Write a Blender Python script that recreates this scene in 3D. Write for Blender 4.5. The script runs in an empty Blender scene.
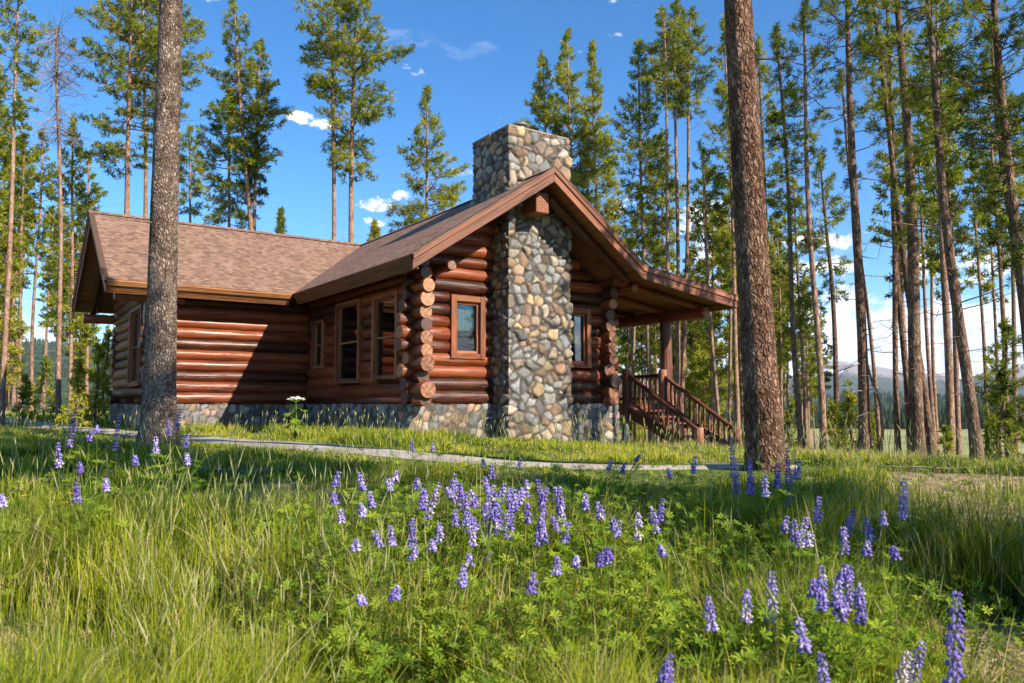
import bpy, math, random
import numpy as np
from mathutils import Vector, Matrix

S = bpy.context.scene
COL = S.collection
R = math.radians
F, CX, CY, HOR = 784.0, 512.0, 341.5, 403.0
TILT = math.atan((HOR - CY) / F)
rs = np.random.RandomState

# ------------------------------------------------------------------ camera
cam_d = bpy.data.cameras.new('camera'); cam = bpy.data.objects.new('camera', cam_d); COL.objects.link(cam)
cam.rotation_euler = (math.pi / 2 + TILT, 0, 0)
cam_d.sensor_width = 36; cam_d.lens = F / 1024 * 36
cam_d.clip_start = .05; cam_d.clip_end = 20000
cam_d.dof.use_dof = True; cam_d.dof.focus_distance = 14; cam_d.dof.aperture_fstop = 5.0
S.camera = cam

# ------------------------------------------------------------------ helpers
def pix(px, py, Y):
    """world point seen at a pixel of the photograph on the vertical plane y=Y (used to measure)"""
    x = (px - CX) / F; z = -(py - CY) / F
    d = np.array([x, math.cos(TILT) - z * math.sin(TILT), math.sin(TILT) + z * math.cos(TILT)])
    return d * (Y / d[1])

def sst(a, b, x):
    t = np.clip((x - a) / (b - a), 0, 1); return t * t * (3 - 2 * t)

_NT = {}
def vnoise(x, y, seed=0):
    """smooth value noise, numpy"""
    if seed not in _NT: _NT[seed] = rs(seed + 77).rand(64, 64)
    t = _NT[seed]
    xi = np.floor(x).astype(int); yi = np.floor(y).astype(int); fx = x - xi; fy = y - yi
    fx = fx * fx * (3 - 2 * fx); fy = fy * fy * (3 - 2 * fy)
    g = lambda a, b: t[a % 64, b % 64]
    return (g(xi, yi) * (1 - fx) + g(xi + 1, yi) * fx) * (1 - fy) + (g(xi, yi + 1) * (1 - fx) + g(xi + 1, yi + 1) * fx) * fy

def fbm(x, y, seed=0, o=4):
    s = 0; a = .5
    for i in range(o):
        s = s + a * vnoise(x * 2 ** i, y * 2 ** i, seed + i); a *= .5
    return s / (1 - .5 ** o)

def hground(x, y):
    x = np.asarray(x, float); y = np.asarray(y, float)
    r = np.hypot(x, y)
    z = -1.2 + .55 * sst(1.5, 7.5, y)
    s = .75 * x + .66 * y
    d = .068 * (np.clip(s - 7.5, 0, 8.5) - .8 * (1 - np.exp(-np.clip(s - 7.5, 0, None) / .8))) + .2 * np.clip(s - 16, 0, None)
    z = z - 14 * (1 - np.exp(-d / 14))
    z = z + .5 * sst(8, 30, -x) * sst(8, 30, y)
    z = z + .10 * (fbm(x * .45 + 9, y * .45, 3, 3) - .5) * sst(30, 12, r)
    z = z + .9 * (fbm(x * .05, y * .05, 5, 3) - .5) * sst(25, 90, r)
    az = x / np.maximum(y, 1)
    hill = 22 + 20 * (fbm(x * .0018 + 3, y * .0011, 8, 3) - .5) * 2 + 120 * sst(-.1, -.55, az)
    z = z + hill * sst(650, 1900, np.maximum(y, 0) + .12 * np.abs(x))
    return z

def h1(x, y): return float(hground(np.array([x]), np.array([y]))[0])

# path (centre line, fitted on the ground)
PATH = np.array([(-30, 37), (-22, 30.2), (-15.3, 24.3), (-10.5, 19.3), (-6.4, 15.1), (-3.1, 11.7), (-.35, 8.95), (1.35, 7.95), (2.1, 7.95), (2.9, 8.1)])
def path_dist(x, y):
    d = np.full(np.shape(x), 1e9)
    for (a, b) in zip(PATH[:-1], PATH[1:]):
        ab = b - a; L = ab @ ab
        t = np.clip(((x - a[0]) * ab[0] + (y - a[1]) * ab[1]) / L, 0, 1)
        d = np.minimum(d, np.hypot(x - a[0] - t * ab[0], y - a[1] - t * ab[1]))
    return d

class MB:
    """collects vertices and faces, links ONE mesh object"""
    def __init__(s): s.V = []; s.T = []; s.Q = []; s.n = 0; s.mt = []; s.mq = []; s.gp = []; s.tint = []; s.col = []
    def add(s, V, T=None, Q=None, mat=0, gp=None, tint=None, col=None, capmat=None, capT=None):
        V = np.asarray(V, float).reshape(-1, 3); k = len(V)
        if T is not None and len(T): T = np.asarray(T, int); s.T.append(T + s.n); s.mt.append(np.full(len(T), mat))
        if capT is not None and len(capT): T2 = np.asarray(capT, int); s.T.append(T2 + s.n); s.mt.append(np.full(len(T2), mat if capmat is None else capmat))
        if Q is not None and len(Q): Q = np.asarray(Q, int); s.Q.append(Q + s.n); s.mq.append(np.full(len(Q), mat))
        s.V.append(V); s.gp.append(V if gp is None else np.asarray(gp, float))
        s.tint.append(np.full(k, .5) if tint is None else np.broadcast_to(np.asarray(tint, float), (k,)))
        s.col.append(np.full((k, 3), .5) if col is None else np.broadcast_to(np.asarray(col, float), (k, 3)))
        s.n += k
    def box(s, a, b, mat=0, tint=None, M=None):
        (x0, y0, z0), (x1, y1, z1) = a, b
        V = np.array([(x, y, z) for z in (z0, z1) for y in (y0, y1) for x in (x0, x1)], float)
        gp = V.copy()
        ln = int(np.argmax(V.max(0) - V.min(0))); gp = np.roll(V, -ln, axis=1)
        if M is not None: V = V @ M[0].T + M[1]
        s.add(V, Q=[(0, 2, 3, 1), (4, 5, 7, 6), (0, 1, 5, 4), (2, 6, 7, 3), (0, 4, 6, 2), (1, 3, 7, 5)], mat=mat, gp=gp, tint=tint)
    def prism(s, poly, d, mat=0, top=None, tint=None, gp=None):
        """poly: 3d points (planar, convex); extruded by vector d; the poly face takes material top"""
        P = np.array(poly, float); n = len(P); V = np.vstack([P, P + np.array(d, float)])
        g = V if gp is None else np.vstack([gp, gp])
        T = [(0, i, i + 1) for i in range(1, n - 1)]
        T2 = [(n, n + i + 1, n + i) for i in range(1, n - 1)]
        Q = [(i, n + i, n + (i + 1) % n, (i + 1) % n) for i in range(n)]
        s.add(V, T=T2, Q=Q, mat=mat, gp=g, tint=tint, capT=T, capmat=mat if top is None else top)
    def tube(s, pts, rad, seg=8, mat=0, cap=True, capmat=None, tint=None, off=0., wob=0., seed=0):
        P = np.asarray(pts, float); n = len(P); rad = np.broadcast_to(np.asarray(rad, float), (n,))
        t = np.gradient(P, axis=0); t /= np.linalg.norm(t, axis=1)[:, None] + 1e-9
        up = np.array([0, 0, 1.]) if abs(t[0, 2]) < .9 else np.array([0, 1., 0])
        a = np.cross(t, up); a /= np.linalg.norm(a, axis=1)[:, None]; b = np.cross(t, a)
        th = np.linspace(0, 2 * np.pi, seg, endpoint=False)
        rr = rad[:, None] * np.ones((1, seg))
        if wob:
            q = rs(seed); rr = rr * (1 + wob * (q.rand(n, seg) - .5))
        c, sn = np.cos(th), np.sin(th)
        V = P[:, None] + rr[..., None] * (a[:, None] * c[None, :, None] + b[:, None] * sn[None, :, None])
        L = np.concatenate([[0], np.cumsum(np.linalg.norm(np.diff(P, axis=0), axis=1))])
        gp = np.stack([np.broadcast_to(L[:, None] + off, rr.shape), rr * c, rr * sn], -1).reshape(-1, 3)
        V = V.reshape(-1, 3)
        i = np.arange(n - 1)[:, None] * seg; j = np.arange(seg)[None]; j2 = (j + 1) % seg
        Q = np.stack([i + j, i + j2, i + seg + j2, i + seg + j], -1).reshape(-1, 4)
        capT = None
        if cap:
            e = (n - 1) * seg
            V = np.vstack([V, P[0], P[-1]]); gp = np.vstack([gp, [off, 0, 0], [L[-1] + off, 0, 0]]); c0 = n * seg
            capT = [(c0, (k + 1) % seg, k) for k in range(seg)] + [(c0 + 1, e + k, e + (k + 1) % seg) for k in range(seg)]
        s.add(V, Q=Q, mat=mat, gp=gp, tint=tint, capT=capT, capmat=capmat)
    def segs(s, P0, P1, r0, r1, tint=.5, mat=0):
        """many thin three-sided twigs at once"""
        P0, P1 = np.asarray(P0, float), np.asarray(P1, float); n = len(P0)
        if not n: return
        r0 = np.broadcast_to(r0, (n,)); r1 = np.broadcast_to(r1, (n,)); d = P1 - P0; d /= np.linalg.norm(d, axis=1)[:, None] + 1e-9
        a = np.cross(d, np.where(np.abs(d[:, 2:3]) < .9, np.array([[0, 0, 1.]]), np.array([[0, 1., 0]]))); a /= np.linalg.norm(a, axis=1)[:, None]; b = np.cross(d, a)
        out = []
        for P_, r_ in ((P0, r0), (P1, r1)):
            for k in range(3): out.append(P_ + (a * math.cos(k * 2.094) + b * math.sin(k * 2.094)) * r_[:, None])
        V = np.stack(out, 1).reshape(-1, 3); i = np.arange(n)[:, None] * 6
        Q = np.concatenate([i + np.array([[k, (k + 1) % 3, 3 + (k + 1) % 3, 3 + k]]) for k in range(3)])
        s.add(V, Q=Q, mat=mat, tint=np.repeat(np.broadcast_to(tint, (n,)), 6))
    def build(s, name, mats, parent=None, smooth=False, flatmats=(), want=('gp', 'tint')):
        me = bpy.data.meshes.new(name)
        V = np.vstack(s.V)
        T = np.vstack(s.T) if s.T else np.zeros((0, 3), int); Q = np.vstack(s.Q) if s.Q else np.zeros((0, 4), int)
        mt = np.concatenate(s.mt) if s.mt else np.zeros(0, int); mq = np.concatenate(s.mq) if s.mq else np.zeros(0, int)
        nt, nq = len(T), len(Q)
        me.vertices.add(len(V)); me.vertices.foreach_set('co', V.astype(np.float32).ravel())
        me.loops.add(nt * 3 + nq * 4); me.loops.foreach_set('vertex_index', np.concatenate([T.ravel(), Q.ravel()]).astype(np.int32))
        me.polygons.add(nt + nq)
        ls = np.concatenate([np.arange(nt) * 3, nt * 3 + np.arange(nq) * 4]).astype(np.int32)
        me.polygons.foreach_set('loop_start', ls)
        me.polygons.foreach_set('loop_total', np.concatenate([np.full(nt, 3), np.full(nq, 4)]).astype(np.int32))
        mi = np.concatenate([mt, mq]).astype(np.int32)
        for m in mats: me.materials.append(m)
        me.polygons.foreach_set('material_index', mi)
        sm = np.full(nt + nq, bool(smooth))
        for fm in flatmats: sm[mi == fm] = False
        me.polygons.foreach_set('use_smooth', sm)
        if 'gp' in want:
            at = me.attributes.new('gp', 'FLOAT_VECTOR', 'POINT'); at.data.foreach_set('vector', np.vstack(s.gp).astype(np.float32).ravel())
        if 'tint' in want:
            at = me.attributes.new('tint', 'FLOAT', 'POINT'); at.data.foreach_set('value', np.concatenate(s.tint).astype(np.float32))
        if 'col' in want:
            c = np.vstack(s.col); c = np.hstack([c, np.ones((len(c), 1))])
            at = me.attributes.new('col', 'FLOAT_COLOR', 'POINT'); at.data.foreach_set('color', c.astype(np.float32).ravel())
        me.update(calc_edges=True); me.validate()
        o = bpy.data.objects.new(name, me); COL.objects.link(o)
        if parent: o.parent = parent
        return o

def tag(o, label=None, cat=None, group=None, kind=None):
    if label: o['label'] = label
    if cat: o['category'] = cat
    if group: o['group'] = group
    if kind: o['kind'] = kind
    return o

def empty(name, loc=(0, 0, 0), rz=0, parent=None):
    o = bpy.data.objects.new(name, None); COL.objects.link(o); o.location = loc; o.rotation_euler = (0, 0, rz)
    o.empty_display_size = .2
    if parent: o.parent = parent
    return o

def copy_tree(o, parent=None):
    c = o.copy(); COL.objects.link(c)
    if parent: c.parent = parent
    for ch in list(o.children): copy_tree(ch, c)
    return c

# ------------------------------------------------------------------ materials
class NT:
    def __init__(s, name):
        s.m = bpy.data.materials.new(name); s.m.use_nodes = True; s.t = s.m.node_tree; s.t.nodes.clear()
        s.out = s.t.nodes.new('ShaderNodeOutputMaterial')
    def n(s, typ, **kw):
        nd = s.t.nodes.new('ShaderNode' + typ)
        for k, v in kw.items():
            if k.startswith('i_'):
                key = k[2:]; key = int(key) if key.isdigit() else key.replace('_', ' ')
                if hasattr(v, 'is_linked') or isinstance(v, bpy.types.NodeSocket): s.t.links.new(v, nd.inputs[key])
                else: nd.inputs[key].default_value = v
            else: setattr(nd, k, v)
        return nd
    def link(s, a, b): s.t.links.new(a, b)
    def attr(s, name): return s.n('Attribute', attribute_name=name)
    def mapv(s, vec, scale): return s.n('Mapping', i_Vector=vec, i_Scale=scale).outputs[0]
    def noise(s, vec, scale, detail=3, rough=.5): return s.n('TexNoise', i_Vector=vec, i_Scale=scale, i_Detail=detail, i_Roughness=rough).outputs[0]
    def ramp(s, fac, stops):
        r = s.n('ValToRGB', i_Fac=fac); cr = r.color_ramp
        while len(cr.elements) > 1: cr.elements.remove(cr.elements[0])
        cr.elements[0].position = stops[0][0]; cr.elements[0].color = (*stops[0][1], 1)
        for p, c in stops[1:]:
            e = cr.elements.new(p); e.color = (*c, 1)
        return r.outputs[0]
    def mix(s, fac, a, b, mode='MIX'):
        m = s.n('Mix', data_type='RGBA', blend_type=mode)
        for i, v in ((0, fac), (6, a), (7, b)):
            if isinstance(v, bpy.types.NodeSocket): s.link(v, m.inputs[i])
            else: m.inputs[i].default_value = v if i == 0 else (*v, 1)
        return m.outputs[2]
    def math(s, op, a, b=0.):
        m = s.n('Math', operation=op)
        for i, v in enumerate((a, b)):
            if isinstance(v, bpy.types.NodeSocket): s.link(v, m.inputs[i])
            else: m.inputs[i].default_value = v
        return m.outputs[0]
    def bump(s, h, strength, dist): return s.n('Bump', i_Height=h, i_Strength=strength, i_Distance=dist).outputs[0]
    def bsdf(s, color, rough=.8, normal=None, spec=.5, **kw):
        b = s.n('BsdfPrincipled')
        for k, v in (('Base Color', color), ('Roughness', rough), ('Specular IOR Level', spec)):
            if isinstance(v, bpy.types.NodeSocket): s.link(v, b.inputs[k])
            else: b.inputs[k].default_value = (*v, 1) if k == 'Base Color' else v
        if normal is not None: s.link(normal, b.inputs['Normal'])
        for k, v in kw.items(): b.inputs[k.replace('_', ' ')].default_value = v
        return b
    def done(s, sh): s.link(sh if isinstance(sh, bpy.types.NodeSocket) else sh.outputs[0], s.out.inputs[0]); return s.m

def leaf_mat(name, stops, transl=.3, rough=.6, noise=None, objrand=0.0):
    t = NT(name); a = t.attr('tint').outputs['Fac']
    if objrand:
        oi = t.n('ObjectInfo').outputs['Random']
        a = t.math('ADD', a, t.math('MULTIPLY', t.math('SUBTRACT', oi, .5), objrand))
    c = t.ramp(a, stops)
    b = t.bsdf(c, .75, spec=.06)
    tr = t.n('BsdfTranslucent'); t.link(c, tr.inputs[0])
    mx = t.n('MixShader'); mx.inputs[0].default_value = transl; t.link(b.outputs[0], mx.inputs[1]); t.link(tr.outputs[0], mx.inputs[2])
    return t.done(mx)

def log_mat(name, c_dark, c_mid, c_light, rough=.33, scale=1.0):
    t = NT(name); g = t.attr('gp').outputs['Vector']; ti = t.attr('tint').outputs['Fac']
    n1 = t.noise(t.mapv(g, (1.2 * scale, 14 * scale, 14 * scale)), 1.6, 5, .6)
    n2 = t.noise(t.mapv(g, (.6, 2.0, 2.0)), 1.5, 3)
    v = t.math('ADD', t.math('MULTIPLY', n1, .55), t.math('ADD', t.math('MULTIPLY', n2, .25), t.math('MULTIPLY', t.math('SUBTRACT', ti, .5), .35)))
    c = t.ramp(v, [(.25, c_dark), (.42, c_mid), (.58, c_light)])
    ck = t.noise(t.mapv(g, (.7, 26, 26)), 1.3, 2, .5)
    crack = t.ramp(ck, [(.36, (0, 0, 0)), (.43, (1, 1, 1))])
    c = t.mix(1.0, c, t.mix(.3, crack, (1, 1, 1)), 'MULTIPLY')
    nb = t.bump(t.math('ADD', t.math('MULTIPLY', n1, .5), t.math('MULTIPLY', t.n('RGBToBW', i_Color=crack).outputs[0], .4)), .45, .02)
    rr = t.math('ADD', rough - .1, t.math('MULTIPLY', n2, .3))
    return t.done(t.bsdf(c, t.math('ADD', rr, .07), nb, .36))

M = {}
M['log'] = log_mat('stained_log', (.045, .012, .006), (.14, .032, .011), (.26, .064, .02), .26)
M['board'] = log_mat('stained_board', (.15, .05, .024), (.21, .07, .032), (.29, .105, .052), .42)
M['board_dark'] = log_mat('dark_board', (.13, .045, .015), (.25, .098, .034), (.34, .145, .052), .5)
M['trim'] = log_mat('window_trim_wood', (.16, .05, .018), (.28, .088, .032), (.36, .12, .046), .5)
M['raillog'] = log_mat('rail_log_wood', (.10, .035, .018), (.23, .08, .042), (.36, .15, .085), .42)
def logend():
    t = NT('log_end_grain'); g = t.attr('gp').outputs['Vector']; ti = t.attr('tint').outputs['Fac']
    sx = t.n('SeparateXYZ', i_Vector=g)
    cb = t.n('CombineXYZ', i_Y=sx.outputs[1], i_Z=sx.outputs[2]).outputs[0]
    w = t.n('TexNoise', i_Vector=cb, i_Scale=16., i_Detail=3.).outputs[0]
    ln = t.n('VectorMath', operation='LENGTH', i_0=cb).outputs['Value']
    ring = t.math('SINE', t.math('ADD', t.math('MULTIPLY', ln, 260.), t.math('MULTIPLY', w, 9.)))
    v = t.math('ADD', t.math('MULTIPLY', ring, .06), t.math('ADD', t.math('MULTIPLY', w, .8), t.math('MULTIPLY', t.math('SUBTRACT', ti, .62), .55)))
    c = t.ramp(v, [(.2, (.06, .022, .011)), (.36, (.17, .062, .027)), (.50, (.30, .125, .055)), (.68, (.42, .20, .09))])
    return t.done(t.bsdf(c, .5, t.bump(v, .4, .01)))
M['logend'] = logend()
def shingle():
    t = NT('asphalt_shingle'); g = t.attr('gp').outputs['Vector']
    br = t.n('TexBrick', i_Vector=g, i_Scale=1.0, i_Color1=(0, 0, 0, 1), i_Color2=(1, 1, 1, 1), i_Mortar=(.5, .5, .5, 1), i_Mortar_Size=.004, i_Mortar_Smooth=.1, i_Bias=0., i_Brick_Width=.11, i_Row_Height=.09, offset=.43, offset_frequency=2, squash=1.35, squash_frequency=3)
    bw = t.n('RGBToBW', i_Color=br.outputs[0]).outputs[0]
    n = t.noise(g, .9, 3); nf = t.noise(g, 90., 2)
    v = t.math('ADD', t.math('MULTIPLY', bw, .55), t.math('ADD', t.math('MULTIPLY', n, .2), t.math('MULTIPLY', nf, .14)))
    c = t.ramp(v, [(.12, (.12, .075, .055)), (.36, (.20, .115, .08)), (.6, (.26, .15, .105)), (.8, (.31, .205, .15)), (1., (.22, .165, .135))])
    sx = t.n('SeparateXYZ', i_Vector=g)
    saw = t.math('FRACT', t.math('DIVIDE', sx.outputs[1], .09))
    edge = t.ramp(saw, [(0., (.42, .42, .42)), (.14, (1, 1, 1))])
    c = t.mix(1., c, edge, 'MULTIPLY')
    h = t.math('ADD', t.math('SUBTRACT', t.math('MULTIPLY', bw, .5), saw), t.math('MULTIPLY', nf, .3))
    return t.done(t.bsdf(c, .9, t.bump(h, .8, .012), .2))
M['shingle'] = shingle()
def stone():
    t = NT('river_stone'); c = t.attr('col').outputs['Color']; p = t.n('TexCoord').outputs['Object']
    n = t.noise(p, 9., 5, .65); n2 = t.noise(p, 60., 3)
    c = t.mix(.85, c, t.ramp(n, [(.3, (.45, .45, .45)), (.55, (1, 1, 1)), (.75, (1.3, 1.25, 1.15))]), 'MULTIPLY')
    c = t.mix(.5, c, t.ramp(n2, [(.35, (.6, .6, .6)), (.65, (1.2, 1.2, 1.2))]), 'MULTIPLY')
    return t.done(t.bsdf(c, .82, t.bump(t.math('ADD', n, t.math('MULTIPLY', n2, .4)), .5, .012), .3))
M['stone'] = stone()
def bark(name, cols, plate=(4., 26., 26.), h=.02, st=.8, mixn=.6):
    t = NT(name); g = t.attr('gp').outputs['Vector']
    wv = t.n('TexNoise', i_Vector=g, i_Scale=11., i_Detail=2.)
    gv = t.n('VectorMath', operation='ADD', i_0=g, i_1=t.n('VectorMath', operation='SCALE', i_0=wv.outputs['Color'], i_Scale=.09).outputs[0]).outputs[0]
    vo = t.n('TexVoronoi', feature='DISTANCE_TO_EDGE', i_Vector=t.mapv(gv, plate), i_Scale=1.)
    vc = t.n('TexVoronoi', feature='F1', i_Vector=t.mapv(gv, plate), i_Scale=1.)
    cell = t.n('RGBToBW', i_Color=vc.outputs['Color']).outputs[0]
    n = t.noise(g, 3., 5, .65); nf = t.noise(t.mapv(g, (25, 60, 60)), 1., 3)
    e = t.ramp(vo.outputs[0], [(0., (.22, .2, .18)), (.30, (1, 1, 1))])
    oi = t.n('ObjectInfo').outputs['Random']
    v = t.math('ADD', t.math('MULTIPLY', cell, .3), t.math('ADD', t.math('MULTIPLY', t.math('ADD', t.math('MULTIPLY', t.math('SUBTRACT', n, .5), 1.8), .5), .45), t.math('ADD', t.math('MULTIPLY', nf, .3), t.math('MULTIPLY', oi, .12))))
    c = t.ramp(v, [(.3, cols[0]), (.5, cols[1]), (.7, cols[2])])
    c = t.mix(mixn, c, e, 'MULTIPLY')
    hh = t.math('ADD', t.n('RGBToBW', i_Color=e).outputs[0], t.math('ADD', t.math('MULTIPLY', nf, .5), t.math('MULTIPLY', cell, .4)))
    c = t.mix(.7, c, t.ramp(t.noise(t.mapv(g, (12, 34, 34)), 1., 5, .75), [(.38, (.3, .28, .27)), (.6, (1.3, 1.25, 1.2))]), 'MULTIPLY')
    return t.done(t.bsdf(c, .92, t.bump(hh, st, h), .15))
M['bark_grey'] = bark('scaly_grey_bark', [(.06, .04, .03), (.20, .14, .11), (.40, .31, .25)], (12, 32, 32), .03, 1., .62)
M['bark_brown'] = bark('scaly_brown_bark', [(.06, .03, .018), (.19, .10, .062), (.36, .22, .15)], (10, 27, 27), .03, 1., .62)
M['bark_pale'] = bark('pale_pine_bark', [(.17, .09, .055), (.32, .185, .125), (.44, .29, .21)], (5, 18, 18), .01, .6, .5)
M['bark_dark'] = bark('dark_pine_bark', [(.07, .042, .03), (.17, .10, .068), (.31, .205, .145)], (6, 20, 20), .015, .8, .6)
M['bark_dead'] = bark('dead_grey_wood', [(.16, .12, .11), (.28, .23, .22), (.42, .37, .36)], (5, 18, 18), .01, .5, .4)
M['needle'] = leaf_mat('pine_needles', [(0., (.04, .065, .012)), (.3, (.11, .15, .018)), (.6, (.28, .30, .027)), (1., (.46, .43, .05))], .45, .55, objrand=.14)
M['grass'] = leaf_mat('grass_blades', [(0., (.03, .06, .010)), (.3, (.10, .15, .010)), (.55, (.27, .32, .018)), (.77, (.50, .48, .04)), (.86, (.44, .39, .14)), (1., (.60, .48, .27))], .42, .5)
M['leaf'] = leaf_mat('lupine_leaf', [(0., (.05, .11, .015)), (.5, (.17, .26, .022)), (1., (.38, .44, .045))], .35, .5)
M['petal'] = leaf_mat('lupine_petal', [(0., (.08, .05, .27)), (.45, (.26, .19, .56)), (.8, (.44, .36, .74)), (1., (.72, .62, .66))], .25, .5, objrand=.3)
M['seedhead'] = leaf_mat('seed_head', [(0., (.24, .30, .07)), (1., (.48, .44, .20))], .3, .6)
M['white_petal'] = leaf_mat('white_petal', [(0., (.6, .66, .5)), (1., (.82, .84, .78))], .2, .6)
M['yellow_petal'] = leaf_mat('yellow_petal', [(0., (.7, .36, .01)), (1., (.85, .55, .02))], .2, .6)
M['twig'] = leaf_mat('dry_twig', [(0., (.12, .08, .06)), (1., (.32, .26, .22))], .0, .8)
def glass():
    t = NT('window_glass'); gl = t.n('BsdfGlossy', i_Roughness=.02, i_Color=(.9, .92, .95, 1)); tr = t.n('BsdfTransparent', i_Color=(.62, .66, .66, 1))
    n = t.noise(t.n('TexCoord').outputs['Object'], 1.5, 1)
    nb = t.bump(n, .08, .02); t.link(nb, gl.inputs['Normal'])
    f = t.n('Fresnel', i_IOR=1.5); fac = t.math('ADD', t.math('MULTIPLY', f.outputs[0], 1.2), .02)
    mx = t.n('MixShader'); t.link(fac, mx.inputs[0]); t.link(tr.outputs[0], mx.inputs[1]); t.link(gl.outputs[0], mx.inputs[2])
    return t.done(mx)
M['glass'] = glass()
def plain(name, c, rough=.8, nz=.25, sc=8., metal=0.):
    t = NT(name); p = t.n('TexCoord').outputs['Object']; n = t.noise(p, sc, 4)
    cc = t.ramp(n, [(.3, tuple(x * (1 - nz) for x in c)), (.7, tuple(x * (1 + nz) for x in c))])
    return t.done(t.bsdf(cc, rough, t.bump(n, .3, .01), Metallic=metal))
M['interior'] = plain('room_plaster', (.12, .09, .07)); M['curtain'] = plain('pale_curtain', (.50, .55, .36), .9, .2, 20)
M['screen'] = plain('insect_screen', (.045, .05, .05), .7)
M['metal'] = plain('flue_metal', (.35, .33, .3), .45, .2, 8, .8); M['capstone'] = plain('cap_mortar', (.27, .22, .18), .9)
M['rock'] = plain('lichen_rock', (.36, .33, .29), .9, .35, 14)
def ground_mat():
    t = NT('meadow_ground'); p = t.n('TexCoord').outputs['Object']
    cover = t.attr('tint').outputs['Fac']       # how much growth covers the soil here
    n1 = t.noise(p, .7, 5, .6); n2 = t.noise(p, 6., 5, .7); n3 = t.noise(p, 45., 3, .6)
    soil = t.ramp(t.math('ADD', t.math('MULTIPLY', n2, .6), t.math('MULTIPLY', n3, .4)), [(.3, (.16, .105, .055)), (.5, (.36, .26, .14)), (.7, (.58, .46, .27))])
    green = t.ramp(t.math('ADD', t.math('MULTIPLY', n2, .5), t.math('MULTIPLY', n3, .5)), [(.3, (.05, .075, .015)), (.5, (.11, .15, .028)), (.7, (.21, .235, .055))])
    near = t.mix(t.ramp(t.math('ADD', cover, t.math('MULTIPLY', t.math('SUBTRACT', n2, .5), .9)), [(.35, (0, 0, 0)), (.6, (1, 1, 1))]), soil, green)
    far = t.ramp(t.math('ADD', t.math('MULTIPLY', t.noise(p, .02, 5, .6), .7), t.math('MULTIPLY', t.noise(p, .3, 3), .3)), [(.35, (.17, .19, .06)), (.55, (.31, .30, .12)), (.7, (.42, .38, .18))])
    wood = t.ramp(t.noise(p, .03, 5, .7), [(.35, (.016, .032, .010)), (.5, (.035, .06, .016)), (.62, (.075, .115, .03))])
    sx = t.n('SeparateXYZ', i_Vector=p)
    yy = t.math('ADD', sx.outputs[1], t.math('MULTIPLY', t.math('SUBTRACT', t.noise(p, .004, 3), .5), 160.))
    f1 = t.n('MapRange', i_Value=t.n('VectorMath', operation='LENGTH', i_0=p).outputs['Value'], i_From_Min=28., i_From_Max=60.).outputs[0]
    f2 = t.n('MapRange', i_Value=yy, i_From_Min=430., i_From_Max=470.).outputs[0]
    c = t.mix(f2, t.mix(f1, near, far), wood)
    return t.done(t.bsdf(c, .95, t.bump(t.math('ADD', n2, n3), .7, .05), .1))
M['ground'] = ground_mat()
def path_mat():
    t = NT('gravel_path'); p = t.n('TexCoord').outputs['Object']
    n1 = t.noise(p, 1.2, 4, .6); n3 = t.n('TexVoronoi', i_Vector=p, i_Scale=55.).outputs['Color']
    v = t.math('ADD', t.math('MULTIPLY', n1, .7), t.math('MULTIPLY', t.n('RGBToBW', i_Color=n3).outputs[0], .35))
    c = t.ramp(v, [(.35, (.22, .18, .14)), (.6, (.42, .36, .29)), (.8, (.54, .47, .37))])
    return t.done(t.bsdf(c, .9, t.bump(v, .4, .02), .2))
M['path'] = path_mat()
def mount_mat():
    t = NT('mountain_rock'); p = t.n('TexCoord').outputs['Object']; sx = t.n('SeparateXYZ', i_Vector=p)
    n = t.noise(p, .006, 6, .65); n2 = t.noise(t.mapv(p, (1, 1, 2.4)), .0045, 5, .6)
    z = t.math('ADD', sx.outputs[2], t.math('MULTIPLY', t.math('SUBTRACT', n, .5), 150.))
    c = t.ramp(t.n('MapRange', i_Value=z, i_From_Min=0., i_From_Max=300.).outputs[0], [(.2, (.03, .05, .03)), (.42, (.055, .07, .05)), (.52, (.26, .22, .22)), (1., (.40, .33, .34))])
    sn = t.math('MULTIPLY', t.ramp(n2, [(.60, (0, 0, 0)), (.63, (1, 1, 1))]), t.n('MapRange', i_Value=z, i_From_Min=130., i_From_Max=165.).outputs[0])
    c = t.mix(sn, c, (.8, .82, .85))
    return t.done(t.bsdf(c, .95, t.bump(n, .6, 30.), .1))
M['mount'] = mount_mat()
M['farwood'] = leaf_mat('far_conifers', [(0., (.012, .026, .01)), (.5, (.03, .055, .018)), (1., (.085, .125, .03))], .1, .8)

# ------------------------------------------------------------------ sky, sun
SUN_A = .47; SUN_B = 1.45                      # horizontal run per unit of height along the facade and away from it
PHI = R(34.6)
Au = np.array([math.cos(PHI), math.sin(PHI), 0]); Bu = np.array([-math.sin(PHI), math.cos(PHI), 0])
to_sun = SUN_A * Au - SUN_B * Bu + np.array([0, 0, 1.]); to_sun /= np.linalg.norm(to_sun)
el = math.asin(to_sun[2]); az = math.atan2(to_sun[0], to_sun[1])
ld = bpy.data.lights.new('sun', 'SUN'); ld.energy = 5.0; ld.angle = R(.53); ld.color = (1, .90, .74)
lo = bpy.data.objects.new('sun', ld); COL.objects.link(lo); lo.location = (20, -20, 30)
lo.rotation_euler = Vector(to_sun).to_track_quat('Z', 'Y').to_euler()
W = bpy.data.worlds.new('World'); S.world = W; W.use_nodes = True
wt = W.node_tree; wt.nodes.clear()
def wn(t, **kw):
    n = wt.nodes.new('ShaderNode' + t)
    for k, v in kw.items(): setattr(n, k, v)
    return n
sky = wn('TexSky', sky_type='NISHITA'); sky.sun_disc = False; sky.sun_elevation = el; sky.sun_rotation = az
sky.altitude = 2600; sky.air_density = 1.0; sky.dust_density = .25; sky.ozone_density = 2.6
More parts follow.
